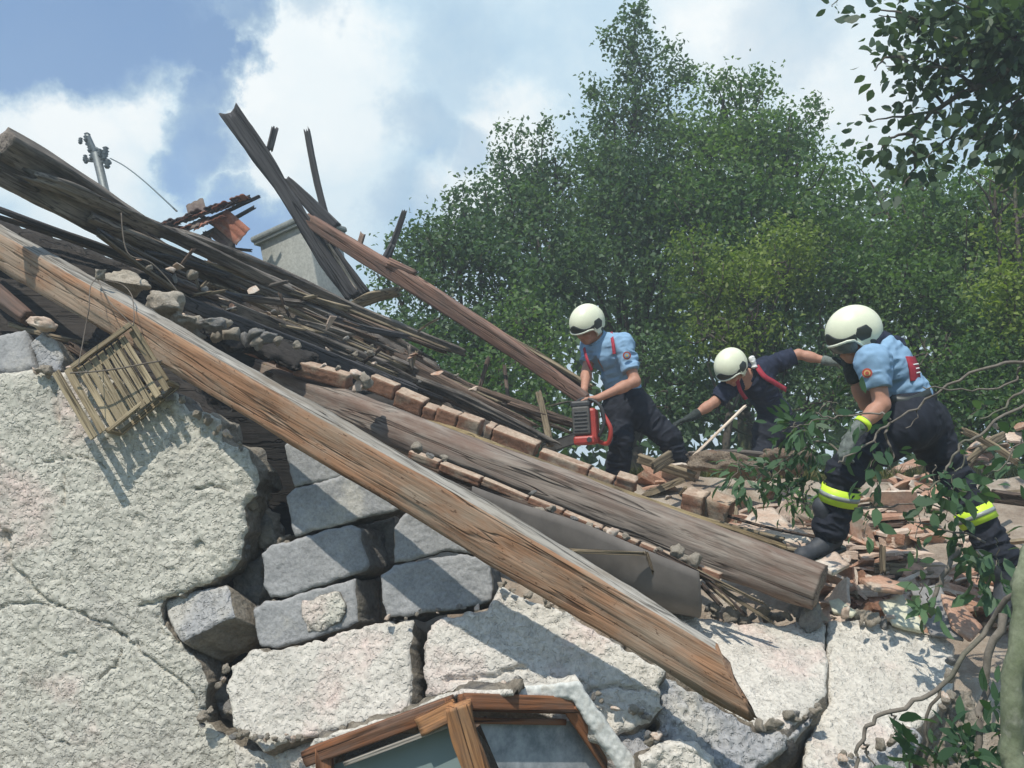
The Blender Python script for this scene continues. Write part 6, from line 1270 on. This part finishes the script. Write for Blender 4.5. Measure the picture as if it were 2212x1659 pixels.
def person(label, J, look, hup, shirt, shirtm, sleeves, hands, pants=True, gl={}, group=None):
    """J joints: neck, chest, waist, hip, (l|r)sho, elb, wri, hip_l, hip_r, kne_l, ank_l ... one continuous body, clothes as children"""
    lo, hi = bbox(J, .20); base = (lo + hi) / 2; base[2] = lo[2]
    t = empty('person', J.get('base', (J['ank_l'] + J['ank_r']) / 2), label, 'person', group)
    Mh = frame(look, hup); C = J['head']
    body = SD(lo, hi, .0062)
    body.cap(J['neck'], C + Mh @ np.array((-.02, 0, -.05)), .060, .054, .02)
    head(body, C, Mh)
    fwd = J['front']; side = J['sho_l'] - J['sho_r']; side /= np.linalg.norm(side)
    body.cap(J['chest'], J['waist'], .08, .07, .03); body.cap(J['waist'], J['hip'], .07, .08, .03)
    for s_ in 'lr':
        body.cap(J['chest'], J['sho_' + s_], .07, .05, .03); body.cap(J['sho_' + s_], J['elb_' + s_], .050, .040, .02); body.cap(J['elb_' + s_], J['wri_' + s_], .041, .027, .015)
        m_ = J['elb_' + s_] + (J['wri_' + s_] - J['elb_' + s_]) * .3; body.cap(m_, m_ + (J['wri_' + s_] - J['elb_' + s_]) * .1, .043, .040, .02)
        body.cap(J['hip'], J['hip_' + s_], .09, .08, .03); body.cap(J['hip_' + s_], J['kne_' + s_], .075, .05, .02); body.cap(J['kne_' + s_], J['ank_' + s_], .05, .035, .02)
        if s_ in hands and s_ not in gl: hand(body, J['wri_' + s_], *hands[s_])
    bo = body.mesh('body', MT['skin'], t, smooth=1)
    for s_ in gl:
        w = J['wri_' + s_]; s = SD(w - .24, w + .24, .0055); hand(s, w, *hands[s_][:2], size=1.08, curl=hands[s_][3], side=hands[s_][4], r=.0115)
        d_ = (J['elb_' + s_] - w); d_ /= np.linalg.norm(d_); s.cap(w, w + d_ * .05, .034, .040, .01); s.mesh('glove', MT[gl[s_]], t, smooth=1)
    # shirt
    sh = SD(lo, hi, .0065); k = .04
    sh.cap(J['chest'] + .35 * (J['neck'] - J['chest']), J['waist'], .138, .130, k, fwd, 1.3, .010, 3)
    sh.cap(J['waist'], J['waist'] + .35 * (J['hip'] - J['waist']), .130, .138, k, fwd, 1.25, .008, 4)
    sh.cap(J['sho_l'], J['sho_r'], .085, .085, .05, None, 1, .006, 5)
    sh.cap(J['neck'], J['chest'], .075, .12, .04)
    for s_ in 'lr':
        e = J['sho_' + s_] + (J['elb_' + s_] - J['sho_' + s_]) * sleeves[s_]; sh.cap(J['sho_' + s_], e, .082, .070, .035, None, 1, .009, 6)
        d_ = e - J['sho_' + s_]; d_ /= np.linalg.norm(d_)
        sh.sub(lambda p, e=e, d_=d_: .0 - ((p - e) @ d_) if False else np.maximum(-((p - e) @ d_), np.sqrt(((p - e) ** 2).sum(-1)) - .15), e - .16, e + .16)
    nd = C - J['neck']; nd /= np.linalg.norm(nd); nt_ = J['neck'] + nd * .035
    sh.sub(lambda p: np.maximum(-((p - nt_) @ nd), np.sqrt(((p - nt_) ** 2).sum(-1)) - .14), nt_ - .16, nt_ + .16)
    so = sh.mesh('shirt', MT[shirtm], t, smooth=1)
    cl = SD(nt_ - .15, nt_ + .15, .005)
    def ring(p):
        q = p - nt_; a = q @ nd; r_ = np.sqrt(np.clip((q * q).sum(-1) - a * a, 0, 9)); return np.sqrt((r_ - .070) ** 2 + (a * .7) ** 2) - .011
    cl.add(ring, nt_ - .14, nt_ + .14, 0); cl.mesh('collar', MT[shirtm], so)
    # trousers
    if pants:
        tr = SD(lo, hi, .0068)
        tr.cap(J['waist'] + .5 * (J['hip'] - J['waist']), J['hip'], .148, .155, .04, fwd, 1.2, .008, 7); tr.cap(J['hip_l'], J['hip_r'], .135, .135, .05)
        for s_ in 'lr':
            a, b, c = J['hip_' + s_], J['kne_' + s_], J['ank_' + s_]; tr.cap(a, b, .125, .088, .05, None, 1, .011, 8); tr.cap(b, c + (b - c) * .10, .088, .078, .03, None, 1, .014, 9)
            tr.cap(c + (b - c) * .28, c + (b - c) * .10, .080, .086, .02, None, 1, .012, 10)
        tr.mesh('trousers', MT['trouser'], t, smooth=1)
    return t, Mh, C, so
# ------------------------------------------------------------------ front man, striding to the left
d0 = 4.65
J = {k: Pn(*v) for k, v in dict(head=(1846, 733, d0), neck=(1893, 762, d0), chest=(1918, 785, d0), waist=(1958, 848, d0), hip=(1972, 900, d0), sho_l=(1886, 782, d0 - .17), sho_r=(1882, 774, d0 + .19), elb_l=(1905, 874, d0 - .22), wri_l=(1850, 930, d0 - .25),
     elb_r=(1872, 872, d0 + .22), wri_r=(1835, 800, d0 + .2), hip_l=(1960, 912, d0 - .10), hip_r=(1990, 912, d0 + .08), kne_l=(1826, 1020, d0 - .10), ank_l=(1790, 1150, d0 - .05), kne_r=(2066, 1040, d0 + .02), ank_r=(2170, 1220, d0 - .12)).items()}
J['front'] = dirpx(-1, .35, -.1) / np.linalg.norm(dirpx(-1, .35, -.1))
t1, Mh, C, sh1 = person('striding person with yellow knee bands and light blue shirt, nearest and largest of the three', J, dirpx(-1, .42, -.12), dirpx(-.32, -1, -.05), None, 'shirtblue', {'l': .62, 'r': .6},
    {'l': (dirpx(-.5, .8, 0), dirpx(1, .5, .4), 1, .75, 1), 'r': (dirpx(-.3, -.8, 0), dirpx(-1, 0, 0), 1, .6, 1)}, gl={'l': 'glovegrey', 'r': 'glove'})
helmet(t1, C, Mh)
strapm = [Pn(1905, 735, d0 - .12), Pn(1930, 755, d0 - .08), Pn(1955, 790, d0 - .05)]
sd = SD(Pn(1915, 750, d0) - .26, Pn(1915, 750, d0) + .26, .0065); sd.cap(Pn(1880, 742, d0), Pn(1925, 760, d0), .085, .082, .03, None, 1, .01, 4); sd.cap(Pn(1925, 760, d0 + .02), Pn(1962, 792, d0 + .04), .075, .05, .03, None, 1, .01, 4); sd.mesh('neck_hood', MT['navy'], t1)
bk = strap('back_patch', [Pn(1963, 772, d0 - .10), Pn(1972, 795, d0 - .12), Pn(1975, 822, d0 - .12)], .075, 'redstrap', t1, dirpx(.6, -.3, -1), .012)
for k in range(3): strap('lettering', [Pn(1960 + 4 * k, 790 + 9 * k, d0 - .135), Pn(1984 + 2 * k, 786 + 9 * k, d0 - .12)], .007, 'white', bk, dirpx(.6, -.3, -1), .002)
bd = disc('badge', Pn(1873, 806, d0 - .268), dirpx(-.25, -.1, -1), .024, 'badge', t1, .006); disc('badge_ring', Pn(1873, 806, d0 - .275), dirpx(-.25, -.1, -1), .015, 'badgegold', bd, .004); disc('badge_core', Pn(1873, 806, d0 - .280), dirpx(-.25, -.1, -1), .009, 'badge', bd, .003)
strap('belt', [Pn(1925, 862, d0 - .14), Pn(1965, 866, d0 - .17), Pn(2010, 848, d0 - .13)], .045, 'trim', t1, dirpx(0, 0, -1), .006)
for s_, tt, rr in (('l', .38, .094), ('r', .42, .094)):
    a, b = J['kne_' + s_], J['ank_' + s_]; c = a + (b - a) * tt; dd = (b - a) / np.linalg.norm(b - a)
    bb = band('reflective_band', c, dd, rr, .085, 'hivis', t1, 'yellow band with grey centre stripe'); band('grey_stripe', c, dd, rr + .004, .022, 'silver', bb)
boot(t1, J['ank_l'] + CU * .0, dirpx(-1, .30, -.35), dirpx(.1, -1, 0)); boot(t1, J['ank_r'] + dirpx(-.02, .06, 0), dirpx(-.55, .75, -.45), dirpx(-.7, -.8, 0))
w = J['wri_l']; dd = J['elb_l'] - w; dd /= np.linalg.norm(dd); band('glove_cuff', w + dd * .05, dd, .040, .025, 'hivis', t1)
# ------------------------------------------------------------------ man with the chainsaw
d1 = 6.7
J = {k: Pn(*v) for k, v in dict(head=(1270, 708, d1 - .05), neck=(1296, 738, d1), chest=(1312, 768, d1), waist=(1346, 836, d1 + .08), hip=(1356, 880, d1 + .1), sho_l=(1345, 745, d1 - .10), sho_r=(1278, 748, d1 + .12), elb_l=(1372, 824, d1 - .22), wri_l=(1290, 861, d1 - .30),
     elb_r=(1268, 800, d1 + .02), wri_r=(1262, 842, d1 - .16), hip_l=(1372, 884, d1 + .02), hip_r=(1338, 888, d1 + .1), kne_r=(1342, 950, d1 - .08), ank_r=(1332, 1040, d1 - .02), kne_l=(1444, 944, d1 - .05), ank_l=(1478, 1034, d1)).items()}
J['front'] = dirpx(-.7, .3, -.8) / np.linalg.norm(dirpx(-.7, .3, -.8))
t2, Mh, C, sh2 = person('bending person in pale helmet and light blue shirt holding a red chainsaw', J, dirpx(-.72, .55, -.62), dirpx(-.30, -1, -.30), None, 'shirtblue', {'l': .72, 'r': .72},
    {'l': (dirpx(-1, .12, 0), dirpx(0, .7, -.2), 1, .95, 1), 'r': (dirpx(-.2, .9, -.2), dirpx(-.2, .1, .8), 1, .95, -1)})
helmet(t2, C, Mh, visor=False)
strap('brace', [Pn(1320, 718, d1 - .05), Pn(1324, 740, d1 - .17), Pn(1327, 765, d1 - .20)], .024, 'redstrap', t2, dirpx(-.3, 0, -1)); strap('brace', [Pn(1262, 752, d1 - .02), Pn(1268, 775, d1 - .16), Pn(1278, 800, d1 - .17)], .022, 'redstrap', t2, dirpx(-.5, 0, -1))
bd = disc('badge', Pn(1354, 768, d1 - .245), dirpx(.1, 0, -1), .030, 'badge', t2, .006); disc('badge_ring', Pn(1354, 768, d1 - .252), dirpx(.1, 0, -1), .019, 'shirtblue', bd, .004); disc('badge_core', Pn(1354, 768, d1 - .257), dirpx(.1, 0, -1), .010, 'badgegold', bd, .003)
a, b = J['kne_l'], J['ank_l']; c = a + (b - a) * .82; bb = band('reflective_band', c, (b - a), .098, .06, 'hivis', t2); band('grey_stripe', c, (b - a), .102, .016, 'silver', bb)
boot(t2, J['ank_l'], dirpx(-1, .2, -.2), (0, 0, 1)); boot(t2, J['ank_r'], dirpx(-1, .2, -.4), (0, 0, 1))
# ------------------------------------------------------------------ middle man, arms spread
d2 = 7.1
J = {k: Pn(*v) for k, v in dict(head=(1582, 800, d2 - .12), neck=(1622, 812, d2), chest=(1640, 828, d2 + .02), waist=(1672, 888, d2 + .12), hip=(1682, 925, d2 + .16), sho_r=(1588, 826, d2 - .05), sho_l=(1652, 795, d2 + .02), elb_r=(1543, 869, d2 - .10), wri_r=(1494, 901, d2 - .12),
     elb_l=(1725, 765, d2 + .0), wri_l=(1796, 782, d2 - .10), hip_r=(1664, 930, d2 + .1), hip_l=(1700, 932, d2 + .16), kne_r=(1648, 985, d2), ank_r=(1640, 1060, d2 + .05), kne_l=(1712, 990, d2 + .1), ank_l=(1715, 1065, d2 + .2)).items()}
J['front'] = dirpx(-.6, .7, -.5) / np.linalg.norm(dirpx(-.6, .7, -.5))
t3, Mh, C, sh3 = person('person in pale helmet and navy shirt reaching both arms out between the two in blue', J, dirpx(-.62, .75, -.55), dirpx(-.62, -.85, -.45), None, 'navy', {'l': .88, 'r': .86},
    {'r': (dirpx(-1, .35, 0), dirpx(.1, 1, 0), 1, .5, 1), 'l': (dirpx(1, .15, -.1), dirpx(0, 1, 0), 1, .45, -1)}, gl={'l': 'glovegrey', 'r': 'glove'})
helmet(t3, C, Mh, visor=False)
strap('brace', [Pn(1634, 790, d2 - .10), Pn(1650, 812, d2 - .15), Pn(1672, 826, d2 - .12), Pn(1698, 842, d2 - .03)], .042, 'redstrap', t3, dirpx(0, -.3, -1)); strap('brace', [Pn(1592, 820, d2 - .16), Pn(1600, 845, d2 - .17), Pn(1612, 862, d2 - .13)], .03, 'redstrap', t3, dirpx(-.3, 0, -1))
sd = SD(Pn(1626, 782, d2 - .1) - .08, Pn(1626, 782, d2 - .1) + .08, .005); sd.cap(Pn(1624, 774, d2 - .1), Pn(1629, 790, d2 - .1), .022, .026, .01, None, 1, .006, 2); sd.mesh('neck_cloth', MT['white'], t3)
boot(t3, J['ank_l'], dirpx(-1, .2, -.5), (0, 0, 1)); boot(t3, J['ank_r'], dirpx(-1, .2, -.5), (0, 0, 1))
# ------------------------------------------------------------------ chainsaw
MT['sawred'] = plain('saw_red', (.42, .05, .035), .45, .5, 20, .2); MT['sawblack'] = plain('saw_black', (.045, .045, .045), .5, .4, 20, .2); MT['steel'] = plain('saw_steel', (.35, .35, .35), .35, .5, 20, .2, .8)
MT['sawgrille'] = plain('saw_grille', (.09, .085, .075), .6, .4, 20, .2)
def saw():
    dc = d1 - .33; o0 = Pn(1268, 915, dc); t = empty('chainsaw', o0, 'red and black chainsaw held upright by the bending person in blue', 'chainsaw'); M3 = frame(dirpx(-.25, -.12, -1), dirpx(-.08, -1, 0))     # x towards us, y picture right, z up
    M3 = np.stack([M3[:, 0], np.cross(M3[:, 2], M3[:, 0]), M3[:, 2]], 1)
    def bx(nm, c, s_, m, par=t, bv=.006):
        V, Fc = box(c, s_); o = mesh_np(nm, V @ M3.T + o0, Fc, MT[m], par, False); bevel(o, bv); return o
    # y axis here runs picture left-right: flip sign so +y is right
    sg = 1 if (M3[:, 1] @ CR) > 0 else -1
    bd = bx('housing', (0, 0, -.02), (.16, .155, .25), 'sawred', bv=.02); cv = bx('filter_cover', (.09, -.025 * sg, .015), (.05, .125, .20), 'sawgrille', bv=.012)
    for k in range(6): bx('grille_slot', (.118, -.025 * sg, -.055 + .026 * k), (.006, .10 - .012 * (k % 2), .010), 'sawblack', cv, .002)
    bx('fuel_tank', (.06, -.01 * sg, -.125), (.13, .15, .06), 'sawred', bv=.015); bx('top_cover', (.03, -.03 * sg, .135), (.12, .14, .05), 'sawblack', bv=.015)
    g = lambda x, y, z: o0 + M3 @ np.array((x, y * sg, z))
    V, Fc = tube(smooth_path([g(.02, .08, -.10), g(.03, .125, -.02), g(.03, .115, .10), g(.02, .05, .165), g(.0, -.04, .175), g(0, -.085, .12)], 30), .013, 8); mesh_np('front_handle', V, Fc, MT['sawblack'], t)
    V, Fc = tube(smooth_path([g(-.05, .05, -.12), g(.0, .14, -.15), g(.02, .17, -.05), g(0, .12, .06)], 24), .016, 8); mesh_np('rear_handle', V, Fc, MT['sawred'], t)
    n = 20; out = [(-.08 - .0, -.035)] ; V = []
    L_ = .34; prof = [(0, .032), (L_ * .8, .030), (L_ * .93, .022), (L_, 0), (L_ * .93, -.022), (L_ * .8, -.030), (0, -.032)]
    ax = dirpx(-.85, .35, .55); ax /= np.linalg.norm(ax); b2 = np.cross(ax, dirpx(0, 0, -1)); b2 /= np.linalg.norm(b2); nn = np.cross(ax, b2); s0 = g(.0, -.06, -.09)
    for z in (-.003, .003):
        for a, b in prof: V.append(s0 + ax * a + b2 * b + nn * z)
    k = len(prof); Fc = [tuple(range(k))[::-1], tuple(range(k, 2 * k))] + [(i, (i + 1) % k, k + (i + 1) % k, k + i) for i in range(k)]
    gb = mesh_np('guide_bar', V, Fc, MT['steel'], t, False)
    pth = [s0 + ax * a + b2 * b * 1.12 for a, b in prof]; V, Fc = tube(smooth_path(pth, 40), .0055, 6); mesh_np('chain', V, Fc, MT['sawblack'], gb)
    disc('fuel_cap', g(.128, .03, -.125), M3[:, 0], .018, 'sawblack', t, .01)
saw()
# ------------------------------------------------------------------ crate on its wires
MT['wire'] = plain('rusty_wire', (.17, .14, .11), .7, .3, 30, .3)
def crate():
    A, B, Cc, Dd = Pn(156, 796, 4.35), Pn(285, 703, 4.35), Pn(358, 824, 4.32), Pn(232, 928, 4.25)
    t = empty('fruit_crate', (A + Cc) / 2, 'small slatted wooden crate dangling on wires from the orange beam', 'crate')
    u = B - A; v = Dd - A; n = np.cross(v, u); n /= np.linalg.norm(n)
    if n[1] > 0: n = -n                     # n towards the camera; the crate is deep away from it
    depth = .11
    def bar(nm, p, q, w, th, m='crate', par=t, seed=1, nrm=None, label=None):
        N = n if nrm is None else nrm; a = q - p; L = np.linalg.norm(a); a = a / L; s = np.cross(a, N); s /= np.linalg.norm(s); N2 = np.cross(s, a); k = 10; V = []
        for i in range(k + 1):
            for c_, d_ in ((-1, -1), (1, -1), (1, 1), (-1, 1)): V.append((i / k * L, c_ * w / 2 * (1 + .02 * math.sin(i + seed)), d_ * th / 2 + .0012 * math.sin(i * .9 + seed)))
        Fc = [(i * 4 + j, i * 4 + (j + 1) % 4, (i + 1) * 4 + (j + 1) % 4, (i + 1) * 4 + j) for i in range(k) for j in range(4)] + [(3, 2, 1, 0), (4 * k, 4 * k + 1, 4 * k + 2, 4 * k + 3)]
        Mx = Matrix.Identity(4)
        for i in range(3): Mx[i][0] = a[i]; Mx[i][1] = s[i]; Mx[i][2] = N2[i]; Mx[i][3] = p[i]
        o = mesh_np(nm, V, Fc, MT[m], par, False, local=Mx); bevel(o, .0015, 1)
        if label: o['label'] = label
        return o
    for k, f in enumerate((.06, .175, .29, .41, .53, .65, .77, .93)):
        j = .012 * math.sin(k * 2.3); bar('slat', A + u * f + n * (-.03), A + u * (f + j) + v + n * (-.03), .034 if k != 7 else .03, .006, seed=k)
    bar('rail', A + n * .0 - v * .02, B - v * .02, .026, .014, seed=11); bar('rail', Dd + v * .02, Cc + v * .02, .018, .014, seed=12)
    bar('rail', B + u * .02, Cc + u * .02, .022, .014, seed=13)
    bar('rail', A + n * (-depth), B + n * (-depth), .026, .014, seed=14); bar('rail', Dd + n * (-depth), Cc + n * (-depth), .026, .014, seed=15)
    for p in (A, B, Cc, Dd): bar('corner_post', p, p - n * depth, .022, .022, nrm=u / np.linalg.norm(u), seed=16)
    # side of two boards, facing left
    A2, D2 = Pn(128, 800, 4.05), Pn(218, 940, 3.92); nl = np.cross(v, n); nl /= np.linalg.norm(nl)
    bar('side_board', Pn(145, 797, 4.32), Pn(223, 933, 4.23), .036, .008, seed=17); bar('side_board', Pn(120, 803, 4.28), Pn(204, 946, 4.19), .040, .008, seed=18)
    V, Fc = tube(smooth_path([Pn(152, 806, 4.26), Pn(200, 803, 4.24), Pn(250, 797, 4.25), Pn(310, 786, 4.26), Pn(350, 779, 4.27)], 24), .004, 6, wob=.001); mesh_np('wire_handle', V, Fc, MT['wire'], t)
    # wires it hangs on
    def wire(lbl, pts, r=.0025): V, Fc = tube(smooth_path([Pn(*p) for p in pts], 30), r, 5, wob=.002); mesh_np('wire', V, Fc, MT['wire'], tag=(lbl, 'wire'))
    wire('slack wire from the knot on the beam down to the upper left crate corner', [(208, 600, 4.50), (195, 622, 4.36), (192, 668, 4.30), (186, 700, 4.30), (170, 790, 4.18)])
    wire('wire running from the knot to the top corner of the crate', [(210, 600, 4.5), (235, 650, 4.34), (262, 678, 4.30), (288, 704, 4.28)]); wire('twisted wire end looped over the beam above the crate', [(288, 704, 4.30), (290, 680, 4.32), (285, 640, 4.42), (265, 615, 4.52), (225, 605, 4.55)])
    kb = lump(77, (1, .8, 1), 3, .4); setm(kb, 'rock'); o = bpy.data.objects.new('knot', kb); COL.objects.link(o); o.matrix_world = Matrix.Translation(P(214, 592, 4.5)) @ Matrix.Scale(.07, 4); lab(o, 'knotted lump of wire and mortar on the beam above the crate', 'knot')
    wire('long thin pale rod leaning from the planks down to the stones', [(262, 460, 4.9), (275, 545, 4.85), (330, 570, 4.9), (395, 645, 4.95)], .004)
crate()

# ------------------------------------------------------------------ dusty summer air
def haze():
    lo = np.array((-60, -4, -1.2)); hi = np.array((60, 60, 16.)); V, Fc = box((lo + hi) / 2, hi - lo)
    m = bpy.data.materials.new('haze'); m.use_nodes = True; nt = m.node_tree; nt.nodes.clear(); o_ = nt.nodes.new('ShaderNodeOutputMaterial'); v = nt.nodes.new('ShaderNodeVolumePrincipled')
    v.inputs['Color'].default_value = (.86, .93, .96, 1); v.inputs['Density'].default_value = .008; v.inputs['Anisotropy'].default_value = .2; nt.links.new(v.outputs[0], o_.inputs['Volume'])
    o = mesh_np('haze', V, Fc, m, None, False); lab(o, kind='stuff')
haze()
